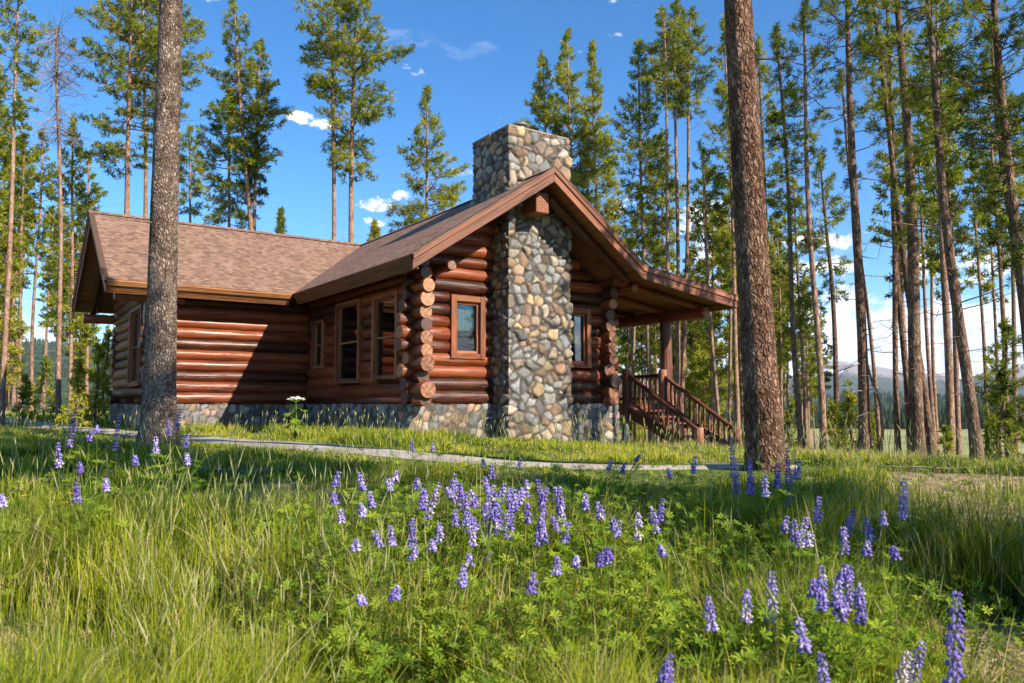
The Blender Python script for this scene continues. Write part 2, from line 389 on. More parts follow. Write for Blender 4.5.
tc = wn('TexCoord'); sep = wn('SeparateXYZ'); wt.links.new(tc.outputs['Generated'], sep.inputs[0])
def wmath(op, a, b=0., c=None):
    m = wn('Math', operation=op)
    for i, v in enumerate((a, b) if c is None else (a, b, c)):
        if isinstance(v, bpy.types.NodeSocket): wt.links.new(v, m.inputs[i])
        else: m.inputs[i].default_value = v
    return m.outputs[0]
def wmr(v, a, b, c=0., d=1., it='SMOOTHSTEP'):
    m = wn('MapRange', interpolation_type=it); wt.links.new(v, m.inputs[0])
    for i, x in zip((1, 2, 3, 4), (a, b, c, d)): m.inputs[i].default_value = x
    return m.outputs[0]
def wnoise(scale, sx, detail=6, rough=.55, off=(0, 0, 0)):
    mp = wn('Mapping'); wt.links.new(tc.outputs['Generated'], mp.inputs[0]); mp.inputs['Scale'].default_value = sx; mp.inputs['Location'].default_value = off
    n = wn('TexNoise'); wt.links.new(mp.outputs[0], n.inputs['Vector']); n.inputs['Scale'].default_value = scale; n.inputs['Detail'].default_value = detail; n.inputs['Roughness'].default_value = rough
    return n.outputs[0]
cp = wnoise(60., (1, 1, 1.6), 5, .6, (3, 1, 2)); cn = wnoise(5.5, (1, 1, 2.6)); cf = wnoise(22., (1, 1, 2.), 5)
z = sep.outputs[2]
# cumulus bank low over the valley; fades upward
bank = wmath('MULTIPLY', wmr(z, .17, .06), wmr(sep.outputs[0], .12, .34))
nz = wmath('ADD', wmath('MULTIPLY', cn, .7), wmath('MULTIPLY', cf, .3))
c1 = wmath('MULTIPLY', wmr(wmath('ADD', nz, wmath('MULTIPLY', bank, .26)), .585, .67), wmr(bank, .02, .3))
mask = c1
# single small clouds, each at its own direction in the sky
def puff(px, py, rx, ry, amt=1.0, lo=.42, hi=.62, fine=True):
    d = pix(px, py, 1.); d = d / np.linalg.norm(d)
    rt = np.array([d[1], -d[0], 0]); rt /= np.linalg.norm(rt); up = np.cross(rt, d)
    sv = wn('VectorMath', operation='SUBTRACT'); wt.links.new(tc.outputs['Generated'], sv.inputs[0]); sv.inputs[1].default_value = tuple(d)
    def dot(v, r):
        n = wn('VectorMath', operation='DOT_PRODUCT'); wt.links.new(sv.outputs[0], n.inputs[0]); n.inputs[1].default_value = tuple(v / r); return n.outputs['Value']
    a, b = dot(rt, rx / F), dot(up, ry / F)
    rr = wmath('ADD', wmath('MULTIPLY', a, a), wmath('MULTIPLY', b, b))
    base = wmr(rr, 0., 1.6, 1., 0.)
    base = wmath('SUBTRACT', wmath('MULTIPLY', base, 1.5), .5)
    return wmath('MULTIPLY', wmr(wmath('ADD', wmath('MULTIPLY', base, .55), wmath('MULTIPLY', wmath('SUBTRACT', wmath('ADD', wmath('MULTIPLY', cp if fine else cf, .75), wmath('MULTIPLY', cf if fine else cp, .25)), .5), 3.4)), lo * .6, hi * 1.15), amt)
for a in ((300, 116, 15, 7), (322, 124, 14, 7), (378, 205, 24, 9), (405, 198, 16, 7), (375, 222, 14, 6, .7), (462, 172, 18, 5, .4),
          (612, 205, 24, 10, .8)):
    mask = wmath('MAXIMUM', mask, puff(*a))
for a in ((415, 38, 46, 12, .12), (470, 50, 30, 10, .10), (805, 262, 50, 34), (715, 240, 44, 40), (690, 290, 40, 30), (790, 300, 70, 26), (955, 268, 60, 20, .9), (915, 315, 70, 20), (620, 330, 60, 40, .8), (1000, 330, 50, 24), (20, 340, 60, 24, .6)):
    mask = wmath('MAXIMUM', mask, puff(*a, *([1.] if len(a) == 4 else []), .30, .55, False))
bg1 = wn('Background'); bg1.inputs[1].default_value = .13
hs = wn('HueSaturation'); hs.inputs['Saturation'].default_value = 1.28; hs.inputs['Hue'].default_value = .499; wt.links.new(sky.outputs[0], hs.inputs['Color']); wt.links.new(hs.outputs[0], bg1.inputs[0])
bg2 = wn('Background'); bg2.inputs[1].default_value = .8
cr = wn('ValToRGB'); cr.color_ramp.elements[0].color = (.52, .60, .76, 1); cr.color_ramp.elements[1].color = (.95, .96, 1, 1); cr.color_ramp.elements[0].position = .35; cr.color_ramp.elements[1].position = .6
wt.links.new(cf, cr.inputs[0]); wt.links.new(cr.outputs[0], bg2.inputs[0])
mxs = wn('MixShader'); wt.links.new(wmath('MULTIPLY', mask, .93), mxs.inputs[0]); wt.links.new(bg1.outputs[0], mxs.inputs[1]); wt.links.new(bg2.outputs[0], mxs.inputs[2])
wo = wn('OutputWorld'); wt.links.new(mxs.outputs[0], wo.inputs[0])

# ------------------------------------------------------------------ ground
BARE = ((2.1, 3.45, .45, .55, 1.), (-1.75, 3.3, .7, .5, .9), (1.35, 4.2, .3, .35, .8), (3.9, 7.0, 1.2, .6, .8), (-3.2, 4.6, .5, .4, .7), (3.4, 5.0, .6, .35, .7))
def bare_patch(x, y):
    nn = (fbm(x * 3.1, y * 3.1, 66, 4) - .5) * 3.2
    return sum(np.clip(1.25 - (((x - a) / ra) ** 2 + ((y - b) / rb) ** 2) * .8 + nn, 0, 1) * (((x - a) / ra) ** 2 + ((y - b) / rb) ** 2 < 5) * am for (a, b, ra, rb, am) in BARE)
def cover(x, y):
    """0 bare soil .. 1 full growth"""
    n = fbm(x * .55 + 4, y * .55 + 1, 21, 4)
    c = sst(.30, .52, n)
    bare = np.exp(-(((x + 2.6) / 2.4) ** 2 + ((y - 9.6) / 1.2) ** 2)) * .55      # worn strip before the path
    bare += bare_patch(x, y)
    return np.clip(.35 + .75 * c - bare, 0, 1)
def axis(lim_near, step, far, k):
    a = list(np.arange(0, lim_near + 1e-6, step)); d = step
    while a[-1] < far: d *= k; a.append(a[-1] + d)
    return np.array(a)
xs = axis(26, .22, 4800, 1.09); xs = np.concatenate([-xs[:0:-1], xs])
ys = axis(38, .22, 5000, 1.07); yb = axis(10, .5, 60, 1.2); ys = np.concatenate([-yb[:0:-1], ys])
X, Yg = np.meshgrid(xs, ys); Z = hground(X, Yg)
nx, ny = len(xs), len(ys); g = MB()
ii = (np.arange(ny - 1)[:, None] * nx + np.arange(nx - 1)[None])
g.add(np.stack([X, Yg, Z], -1).reshape(-1, 3), Q=np.stack([ii, ii + 1, ii + nx + 1, ii + nx], -1).reshape(-1, 4), tint=cover(X, Yg).ravel())
tag(g.build('ground', [M['ground']], smooth=True), kind='structure')
# path
pm = MB(); P = []; sub = []
for a, b in zip(PATH[:-1], PATH[1:]):
    n = int(np.linalg.norm(b - a) / .25) + 1
    for k in range(n): sub.append(a + (b - a) * k / n)
sub.append(PATH[-1]); sub = np.array(sub)
for _ in range(12): sub[1:-1] = .25 * sub[:-2] + .5 * sub[1:-1] + .25 * sub[2:]
tn = np.gradient(sub, axis=0); tn /= np.linalg.norm(tn, axis=1)[:, None]; nr = np.stack([-tn[:, 1], tn[:, 0]], 1)
K = 9; wd = .45
ws = np.linspace(-wd, wd, K)
jit = (fbm(np.arange(len(sub)) * .35, np.zeros(len(sub)), 3) - .5) * .25; jit -= .85 * np.linspace(-6, 1, len(sub)).clip(0, 1)
PX = sub[:, None, 0] + nr[:, None, 0] * (ws * (1 + jit[:, None])); PY = sub[:, None, 1] + nr[:, None, 1] * (ws * (1 + jit[:, None]))
PZ = hground(PX, PY) + .035 - .06 * (np.abs(ws) > wd * .95)
i0 = (np.arange(len(sub) - 1)[:, None] * K + np.arange(K - 1)[None])
pm.add(np.stack([PX, PY, PZ], -1).reshape(-1, 3), Q=np.stack([i0, i0 + 1, i0 + K + 1, i0 + K], -1).reshape(-1, 4))
tag(pm.build('path', [M['path']], smooth=True), kind='structure')
# mountains
mm = MB(); mx = np.linspace(-5200, 5200, 260); my = np.linspace(3300, 5600, 60)
X, Yg = np.meshgrid(mx, my)
azp = CX + F * X / Yg
prof = np.interp(azp, [-400, 0, 300, 560, 660, 760, 800, 830, 870, 900, 940, 962, 985, 1015, 1060, 1400], [150, 190, 150, 120, 110, 95, 105, 148, 150, 128, 118, 92, 125, 140, 120, 150])
rid = np.exp(-((Yg - 4450) / 520) ** 2)
Z = -20 + prof * 1.62 * rid * (.86 + .28 * fbm(X * .0022, Yg * .0022, 31, 5)) + 60 * (fbm(X * .004, Yg * .004, 35, 5) - .5) * rid
ii = (np.arange(59)[:, None] * 260 + np.arange(259)[None])
mm.add(np.stack([X, Yg, Z], -1).reshape(-1, 3), Q=np.stack([ii, ii + 1, ii + 261, ii + 260], -1).reshape(-1, 4))
tag(mm.build('mountains', [M['mount']], smooth=True), kind='structure')
# far wood: one mass of small spires
q = rs(5); N = 15000
yy = 440 + 1500 * q.rand(N) ** 1.7; xx = (q.rand(N) * 1.7 - .92) * yy
yy = yy + 70 * (fbm(xx * .006, yy * 0 + 1, 40, 3) - .5)
keep = (fbm(xx * .01, yy * .012, 44, 3) > .36) | (q.rand(N) < .3)
xx, yy = xx[keep], yy[keep]; N = len(xx); hh = 5 + 8 * q.rand(N) ** 1.3; zz = hground(xx, yy)
ww = MB(); seg = 6
for lvl, (z0, z1, r0) in enumerate(((.0, .62, .20), (.3, 1.0, .14))):
    th = np.linspace(0, 2 * np.pi, seg, endpoint=False)[None] + q.rand(N, 1) * 6
    rad = hh[:, None] * r0 * (.7 + .6 * q.rand(N, seg))
    ring = np.stack([xx[:, None] + rad * np.cos(th), yy[:, None] + rad * np.sin(th), zz[:, None] + hh[:, None] * (z0 + .12 * q.rand(N, seg))], -1)
    tip = np.stack([xx, yy, zz + hh * z1], -1)[:, None]
    V = np.concatenate([ring, tip], 1).reshape(-1, 3); b = np.arange(N)[:, None] * (seg + 1); j = np.arange(seg)[None]
    T = np.stack([b + j, b + (j + 1) % seg, b + seg + 0 * j], -1).reshape(-1, 3)
    patch = np.clip(.3 + .9 * (fbm(xx * .006, yy * .009, 50, 3) - .45) * 2, 0, 1)
    ww.add(V, T=T, tint=np.repeat(np.clip(patch * .75 + .3 * (q.rand(N) - .3), 0, 1), seg + 1))
tag(ww.build('far_forest', [M['farwood']], want=('tint',)), 'dark evergreen woods beyond the valley meadow below the mountains', 'forest', kind='stuff')
# ------------------------------------------------------------------ cabin (local frame: u along the gable front, v to the back, w up; w=0 sill of the logs)
C0 = np.array([-2.055, 16.0, 0.])
cabin = empty('log_cabin', tuple(C0), PHI)
tag(cabin, 'stained log cabin with shingled gable roofs standing on a river stone base', 'cabin')
PITCH = .262; LR = .142
PR = .66                                            # pitch of the main roofs
def w_main(u, v=0):                                  # top of the roof over the gable wing
    if u <= 2.5: return 2.75 + PR * (u + .8)
    if u <= 5.02: return 4.928 - .725 * (u - 2.5)
    return 3.10 - .1433 * (u - 5.02)
def w_left(v): return 4.928 - PR * abs(v - 8.25)
qh = random.Random(4)
def log(mb, p0, p1, r, seed, ends=True):
    p0, p1 = np.array(p0, float), np.array(p1, float); L = np.linalg.norm(p1 - p0); n = max(3, int(L / .3) + 2)
    t = np.linspace(0, 1, n)[:, None]; P = p0 + (p1 - p0) * t
    q = rs(seed); P[1:-1] += (q.rand(n - 2, 3) - .5) * .014
    rad = r * (1 + .07 * (q.rand(n) - .5)); 
    if ends:                                        # eased edges at the sawn ends
        P = np.vstack([P[0], P[0] + (P[1] - P[0]) / np.linalg.norm(P[1] - P[0]) * .015, P[1:-1], P[-1] - (P[-1] - P[-2]) / np.linalg.norm(P[-1] - P[-2]) * .015, P[-1]])
        rad = np.concatenate([[rad[0] * .93], rad, [rad[-1] * .93]])
    mb.tube(P, rad, 20, mat=0, capmat=1, tint=q.rand(), off=q.rand() * 40, wob=.02, seed=seed)
def holes_cut(a0, a1, w, holes):
    iv = [(a0, a1)]
    for (h0, h1, w0, w1) in holes:
        if w > w0 + .02 and w < w1 - .02:
            nv = []
            for (x, y) in iv:
                if h1 <= x or h0 >= y: nv.append((x, y)); continue
                if h0 > x: nv.append((x, h0))
                if h1 < y: nv.append((h1, y))
            iv = nv
    return iv
def logwall(kind, fix, a0, a1, w0, n, holes=(), e0=.4, e1=.4, clip=None, seed=0, small=None):
    """kind 'A': logs run along u at v=fix; 'B': along v at u=fix; e0/e1 how far ends pass the corner"""
    mb = MB(); q = random.Random(seed)
    for i in range(n):
        w = w0 + PITCH * i
        x0, x1 = a0 - (e0 + q.uniform(-.13, .09) if e0 else 0), a1 + (e1 + q.uniform(-.12, .08) if e1 else 0)
        if clip:
            c0, c1 = clip(w)
            x0, x1 = max(x0, c0), min(x1, c1)
            if x1 - x0 < .3: continue
        r = LR * q.uniform(.90, 1.13) * (1.08 if i < 3 else 1)
        for k, (p, s) in enumerate(holes_cut(x0, x1, w, holes)):
            if s - p < .05: continue
            A = (p, fix, w) if kind == 'A' else (fix, p, w); B = (s, fix, w) if kind == 'A' else (fix, s, w)
            log(mb, A, B, r, seed * 100 + i * 5 + k)
    return mb
WM = [M['log'], M['logend']]
def slab(mb, kind, fix, a0, a1, w0, w1, holes, th=.04):
    """thin inner wall with rectangular openings"""
    xs_ = sorted({a0, a1, *[h for H in holes for h in H[:2]]}); zs = sorted({w0, w1, *[h for H in holes for h in H[2:]]})
    for x0, x1 in zip(xs_[:-1], xs_[1:]):
        for z0, z1 in zip(zs[:-1], zs[1:]):
            cx, cz = (x0 + x1) / 2, (z0 + z1) / 2
            if any(H[0] < cx < H[1] and H[2] < cz < H[3] for H in holes): continue
            if kind == 'A': mb.box((x0, fix - th, z0), (x1, fix + th, z1), mat=0)
            else: mb.box((fix - th, x0, z0), (fix + th, x1, z1), mat=0)
FW = (.84, 1.69, .93, 2.28); FW2 = (3.83, 4.66, .82, 2.22)
SW = [(4.72, 5.5, .88, 2.12), (2.45, 3.88, .46, 2.42), (.50, 1.74, .50, 2.36)]
EW = (6.3, 8.0, .42, 2.42)
holesF = [FW, FW2]
def clipF(w): # keep the logs under the roof
    return ((w + .30 - 2.75) / PR - .8 if w > 2.25 else -9, 2.5 + (4.928 - w - .30) / .725 if w > 2.25 else 9)
f = logwall('A', 0, 0, 5.15, .125, 17, holesF, .26, .36, clipF, 1); slab(f, 'A', .06, .05, 5.1, 0, 2.7, holesF)
for k in range(12):
    z0 = 2.7 + k * .15; a, b = -.8 + (z0 + .45 - 2.75) / PR, 2.5 + (4.928 - z0 - .45) / .725
    f.box((max(a, .05), .03, z0), (min(b, 5.1), .09, z0 + .15))
f.build('gable_log_wall', WM, cabin, True, (1,))
f = logwall('B', .07, 0, 5.9, .262, 12, SW, .52, 0, None, 2); slab(f, 'B', .13, .1, 5.85, 0, 3.1, SW)
f.tube([(.07, -.5, .06), (.07, 5.9, .06)], .13, 16, capmat=1, tint=.3)
f.build('side_log_wall', WM, cabin, True, (1,))
f = logwall('A', 5.9, -3.9, 0, .125, 12, [], .16, 0, None, 3); slab(f, 'A', 5.96, -3.85, 0, 0, 3.1, [])
f.build('wing_log_wall', WM, cabin, True, (1,))
def clipE(w): return (8.25 - (4.928 - w - .32) / PR if w > 2.3 else -9, 8.25 + (4.928 - w - .32) / PR if w > 2.3 else 99)
f = logwall('B', -3.9, 5.9, 10.7, .0 + .262, 17, [EW], .34, .42, clipE, 4); slab(f, 'B', -3.84, 5.95, 10.65, 0, 2.6, [EW])
for k in range(12):
    z0 = 2.6 + k * .15; hw = (4.928 - z0 - .45) / PR
    f.box((-3.87, 8.25 - min(hw, 2.3), z0), (-3.81, 8.25 + min(hw, 2.3), z0 + .15))
f.build('end_log_wall', WM, cabin, True, (1,))
f = logwall('B', 5.15, 0, 10.7, .262, 11, [], .40, .3, None, 5); f.box((5.07, .1, 0), (5.13, 10.6, 2.7))
f.tube([(5.15, -.42, .06), (5.15, 10.7, .06)], .13, 16, capmat=1, tint=.6)
f.build('porch_log_wall', WM, cabin, True, (1,))
f = logwall('A', 10.7, -3.9, 5.15, .125, 12, [], .16, .4, None, 6); f.box((-3.8, 10.62, 0), (5.05, 10.68, 2.7))
f.build('rear_log_wall', WM, cabin, True, (1,))
f = MB(); f.box((-3.8, 6.0, -.06), (5.08, 10.6, -.01)); f.box((.1, .1, -.06), (5.08, 6.0, -.01)); f.build('inner_floor', [M['interior']], cabin)

# windows -------------------------------------------------
def window(kind, fix, out, H, name='window', fr=.11, curtain=0, mull=(0, 0), casement=False):
    a0, a1, w0, w1 = H
    def bx(mb, x0, x1, z0, z1, d0, d1):              # d measured outward from the log centre line
        lo_, hi_ = sorted((fix + out * d0, fix + out * d1))
        if kind == 'A': mb.box((x0, lo_, z0), (x1, hi_, z1), tint=qh.random())
        else: mb.box((lo_, x0, z0), (hi_, x1, z1), tint=qh.random())
    e = MB(); d0, d1 = -.1, .175
    bx(e, a0, a0 + fr, w0, w1, d0, d1); bx(e, a1 - fr, a1, w0, w1, d0, d1)
    bx(e, a0 + fr, a1 - fr, w1 - fr, w1, d0, d1 - .003); bx(e, a0 + fr, a1 - fr, w0, w0 + fr * .9, d0, d1 - .003)
    o = e.build(name, [M['trim']], cabin)
    bev(o, .008)
    s = MB(); x0, x1, z0, z1 = a0 + fr, a1 - fr, w0 + fr * .9, w1 - fr; sf = .055 if casement else .035
    bx(s, x0, x0 + sf, z0, z1, .02, .10); bx(s, x1 - sf, x1, z0, z1, .02, .10); bx(s, x0 + sf, x1 - sf, z0, z0 + sf, .02, .097); bx(s, x0 + sf, x1 - sf, z1 - sf, z1, .02, .097)
    for k in range(mull[0]): c = x0 + (x1 - x0) * (k + 1) / (mull[0] + 1); bx(s, c - .025, c + .025, z0 + sf, z1 - sf, .02, .094)
    for k in range(mull[1]): c = z0 + (z1 - z0) * (k + 1) / (mull[1] + 1); bx(s, x0 + sf, x1 - sf, c - .018, c + .018, .022, .09)
    so = s.build('sash', [M['board_dark'] if not casement else M['trim']], o)
    p = MB(); bx(p, x0 + .01, x1 - .01, z0 + .01, z1 - .01, .045, .052); p.build('pane', [M['glass']], o)
    if curtain:
        c = MB(); n = 40; t = np.linspace(x0 + .03, x1 - .03, n); wav = fix + out * (-.03 + .018 * np.sin(np.arange(n) * 1.25)); zt, zb = z1 - .02, z1 - (z1 - z0) * curtain
        for (dw) in (0,):
            V = np.array([[(x, y, zz_) if kind == 'A' else (y, x, zz_) for zz_ in (zb, zt)] for x, y in zip(t, wav)]).reshape(-1, 3)
            c.add(V, Q=[(2 * i, 2 * i + 2, 2 * i + 3, 2 * i + 1) for i in range(n - 1)])
        c.build('curtain', [M['curtain']], o, True)
    return o
def bev(o, w, seg=2):
    m = o.modifiers.new('edge', 'BEVEL'); m.width = w; m.segments = seg; m.limit_method = 'ANGLE'
window('A', 0, -1, FW, fr=.13, curtain=.55, casement=True, mull=(0, 0))
window('A', 0, -1, FW2, fr=.12, curtain=.6, casement=True)
window('B', .07, -1, SW[0], fr=.07, mull=(0, 1)); window('B', .07, -1, SW[1], fr=.085, mull=(0, 1)); window('B', .07, -1, SW[2], fr=.085, mull=(0, 1))
window('B', -3.9, -1, EW, mull=(1, 1), curtain=0)

# stone work ----------------------------------------------
PAL = np.array([(.26, .26, .25), (.34, .27, .20), (.36, .235, .165), (.24, .16, .105), (.17, .165, .16), (.44, .32, .18), (.31, .29, .26), (.37, .33, .27), (.31, .20, .13), (.22, .23, .235), (.42, .35, .27), (.33, .25, .19), (.25, .25, .26), (.30, .29, .27)])
def vor(P, cell, seed):
    q = rs(seed); J = q.rand(4096, 3) * .92 + .04; Pc = PAL[q.randint(0, len(PAL), 4096)] * (.55 + .62 * q.rand(4096, 1)); wgt = q.rand(4096) * .30
    X = P / np.array(cell); I = np.floor(X).astype(int)
    f1 = np.full(len(P), 9.); f2 = np.full(len(P), 9.); idx = np.zeros(len(P), int)
    for a in (-1, 0, 1):
        for b in (-1, 0, 1):
            for c in (-1, 0, 1):
                Ii = I + (a, b, c); h = (Ii[:, 0] * 73856093 ^ Ii[:, 1] * 19349663 ^ Ii[:, 2] * 83492791) % 4096
                d = np.linalg.norm(Ii + J[h] - X, axis=1) - wgt[h]
                nw = d < f1; f2 = np.where(nw, f1, np.minimum(f2, d)); idx = np.where(nw, h, idx); f1 = np.where(nw, d, f1)
    return f2 - f1, Pc[idx], J[idx, 0]
def stonebox(mb, lo_, hi_, cell, seed, res=.028, depth=.05, skip=()):
    lo_, hi_ = np.array(lo_, float), np.array(hi_, float)
    for ax in range(3):
        for side in (0, 1):
            if (ax, side) in skip: continue
            b, c = [k for k in range(3) if k != ax]
            nb, nc = max(2, int((hi_[b] - lo_[b]) / res) + 1), max(2, int((hi_[c] - lo_[c]) / res) + 1)
            G1, G2 = np.meshgrid(np.linspace(lo_[b], hi_[b], nb), np.linspace(lo_[c], hi_[c], nc))
            P = np.zeros((nb * nc, 3)); P[:, b] = G1.ravel(); P[:, c] = G2.ravel(); P[:, ax] = hi_[ax] if side else lo_[ax]
            Nn = np.zeros_like(P)
            for k in range(3):
                Nn[:, k] = sst(.07, 0, np.abs(hi_[k] - P[:, k])) - sst(.07, 0, np.abs(P[:, k] - lo_[k]))
            Nn /= np.linalg.norm(Nn, axis=1)[:, None] + 1e-9
            warp = np.stack([fbm(P[:, 0] * 3 + P[:, 1] * 2.1, P[:, 2] * 3, 61, 2), fbm(P[:, 1] * 3, P[:, 2] * 3 + P[:, 0], 62, 2), fbm(P[:, 0] * 3, P[:, 1] * 3 + P[:, 2] * 2, 63, 2)], 1) - .5
            e, colr, hj = vor(P + warp * .10, cell, seed)
            k = np.clip(e / .42, 0, 1); bulge = np.sqrt(1 - (1 - k) ** 2)
            D = depth * (bulge * (.45 + .75 * hj)) - depth * .28
            P2 = P + Nn * D[:, None]
            mort = np.array([.085, .07, .058]); m = sst(.07, .17, e)[:, None]
            cc = mort * (1 - m) + colr * m
            i = (np.arange(nc - 1)[:, None] * nb + np.arange(nb - 1)[None]); Q = np.stack([i, i + 1, i + nb + 1, i + nb], -1).reshape(-1, 4)
            flip = (side == 1) != (ax == 1)
            mb.add(P2, Q=Q if flip else Q[:, ::-1], col=cc)
CH0, CH1 = (1.95, -.68, -1.6), (3.60, .76, 5.96)
ch = MB(); stonebox(ch, CH0, CH1, (.225, .225, .205), 11, .024, .095, skip=((2, 0),))
cho = ch.build('chimney', [M['stone']], cabin, True, want=('col',)); tag(cho, 'tall river stone chimney')
c = MB(); c.box((1.94, -.69, 5.98), (3.61, .77, 6.03)); co = c.build('chimney_cap', [M['capstone']], cho); bev(co, .02)
c = MB(); c.tube([(2.5, -.3, 6.02), (2.5, -.3, 6.17)], .15, 24); c.tube([(2.5, -.3, 6.18), (2.5, -.3, 6.22), (2.5, -.3, 6.25)], [.21, .22, .17], 24); c.build('flue_cap', [M['metal']], cho, False)
fo = MB(); cs = (.21, .21, .18)
stonebox(fo, (-.08, -.13, -1.7), (1.9, .4, -.04), cs, 12, .03, .055, skip=((2, 0),))
stonebox(fo, (3.64, -.13, -1.9), (5.52, .4, -.04), cs, 12, .03, .055, skip=((2, 0),))
stonebox(fo, (-.08, .40, -1.7), (.4, 6.0, -.04), cs, 12, .04, .035, skip=((2, 0),))
stonebox(fo, (-4.05, 5.74, -1.7), (-.17, 6.1, -.04), cs, 12, .04, .035, skip=((2, 0),))
stonebox(fo, (-4.05, 6.1, -1.7), (-3.6, 10.85, -.04), cs, 12, .05, .035, skip=((2, 0),))
stonebox(fo, (4.9, .4, -2.2), (5.3, 10.8, -.04), cs, 12, .06, .035, skip=((2, 0),))
fo.build('foundation', [M['stone']], cabin, True, want=('col',))

# roof ------------------------------------------------------
rf = MB(); TH = .13
def plane(pts, gpf, nrm=None):
    P = np.array([(u, v, w) for u, v, w in pts]); gp = np.array([gpf(*p) for p in P])
    n = np.cross(P[1] - P[0], P[2] - P[0]); n /= np.linalg.norm(n)
    if n[2] < 0: P, gp, n = P[::-1], gp[::-1], -n
    # prism extrudes down; top face is the shingle sheet
    rf.prism(P, -n * TH, mat=1, top=0, gp=gp)
sl = math.hypot(1, PR); sr = math.hypot(1, .725); sp = math.hypot(1, .1433)
VF = -1.5; VB = 11.55; UE = -5.0
plane([(-.8, VF, 2.75), (2.5, VF, 4.928), (2.5, 8.25, 4.928), (-.8, 4.95, 2.75)], lambda u, v, w: (v, u * sl, 0))
plane([(-.8, VB, 2.75), (2.5, VB, 4.928), (2.5, 8.25, 4.928)], lambda u, v, w: (v, u * sl, 0))
plane([(UE, 4.95, 2.75), (-.8, 4.95, 2.75), (2.5, 8.25, 4.928), (UE, 8.25, 4.928)], lambda u, v, w: (u + .07, v * sl, 0))
plane([(UE, VB, 2.75), (-.8, VB, 2.75), (2.5, 8.25, 4.928), (UE, 8.25, 4.928)], lambda u, v, w: (u, -v * sl, 0))
plane([(2.5, VF, 4.928), (5.02, VF, 3.101), (5.02, VB, 3.101), (2.5, VB, 4.928)], lambda u, v, w: (v, -u * sr, 0))
plane([(5.02, VF, 3.101), (8.23, VF, 2.641), (8.23, VB, 2.641), (5.02, VB, 3.101)], lambda u, v, w: (v, -u * sp, 0))
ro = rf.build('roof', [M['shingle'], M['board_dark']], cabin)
def beam(mb, p, q_, up, h, t, mat=0, drop=0.):
    """board from p to q, height h measured along -up, thickness vector t"""
    p, q_, up, t = (np.array(x, float) for x in (p, q_, up, t)); L = np.linalg.norm(q_ - p)
    p = p - up * drop; q_ = q_ - up * drop
    V = np.array([p, q_, q_ - up * h, p - up * h, p + t, q_ + t, q_ - up * h + t, p - up * h + t])
    o_ = qh.random() * 30
    gp = np.array([(o_ + x, y, z_) for z_ in (0, .05) for x, y in ((0, 0), (L, 0), (L, h), (0, h))])
    mb.add(V, Q=[(0, 1, 2, 3), (7, 6, 5, 4), (0, 4, 5, 1), (1, 5, 6, 2), (2, 6, 7, 3), (3, 7, 4, 0)], gp=gp, tint=qh.random(), mat=mat)
def up2(dx, dz):  # vertical-plane normal of a slope
    L = math.hypot(dx, dz); return np.array([-dz / L, 0, dx / L])
Z3 = np.array([0, 0, 1.])
# barge boards of the gable front: an upper narrow board proud of a lower one
rb = MB(); K = (5.02, 3.101); 
for (h, drop, d0) in ((.13, -.012, -.065), (.185, .115, -.035)):
    for (a, b, zd) in (((-.8, 2.75), (2.5, 4.928), 0), ((2.5, 4.928), K, 0), (K, (8.23, 2.641), 0)):
        beam(rb, (a[0], VF + d0, a[1]), (b[0], VF + d0, b[1]), Z3, h, (0, -.035 if d0 > -.05 else -.035, 0), drop=drop)
rbo = rb.build('barge_board', [M['board']], ro); bev(rbo, .006, 1)
# left wing barge boards
rb = MB()
for (h, drop, d0) in ((.13, -.012, -.035), (.185, .115, -.005)):
    for (a, b) in (((4.95, 2.75), (8.25, 4.928)), ((8.25, 4.928), (VB, 2.75))):
        beam(rb, (UE + d0, a[0], a[1]), (UE + d0, b[0], b[1]), Z3, h, (-.035, 0, 0), drop=drop)
rbo = rb.build('barge_board', [M['board']], ro); bev(rbo, .006, 1)
# eave fascias (square to the slope)
fb = MB(); nL = np.array([-PR, 0, 1]) / sl; nF = np.array([0, -PR, 1]) / sl
tL = np.array([-1, 0, -PR]) / sl * .04; tF = np.array([0, -1, -PR]) / sl * .04
beam(fb, (-.802, VF, 2.747), (-.802, 4.91, 2.747), nL, .30, tL, drop=.005)
beam(fb, (UE, 4.948, 2.747), (-.842, 4.948, 2.747), nF, .12, tF * 1.5, drop=.005); beam(fb, (UE, 4.955, 2.744), (-.842, 4.955, 2.744), nF, .19, tF * .8, drop=.127)
beam(fb, (8.232, VF, 2.64), (8.232, VB, 2.64), Z3, .28, (.04, 0, 0), drop=.008)
fbo = fb.build('fascia', [M['board_dark']], ro); bev(fbo, .005, 1)
# shingle edge along the rakes and eaves
for pairs, end in (((((-.84, 2.72), (2.5, 4.935)), ((2.5, 4.935), (5.02, 3.108)), ((5.02, 3.108), (8.29, 2.64))), 0), ((((4.90, 2.72), (8.25, 4.935)), ((8.25, 4.935), (VB, 2.76))), 1)):
    se = MB()
    for (a, b) in pairs:
        if end: beam(se, (UE - .09, a[0], a[1] + .02), (UE - .09, b[0], b[1] + .02), Z3, .022, (.12, 0, 0))
        else: beam(se, (a[0], VF - .115, a[1] + .02), (b[0], VF - .115, b[1] + .02), Z3, .022, (0, .14, 0))
    se.build('drip_edge', [M['shingle']], ro)
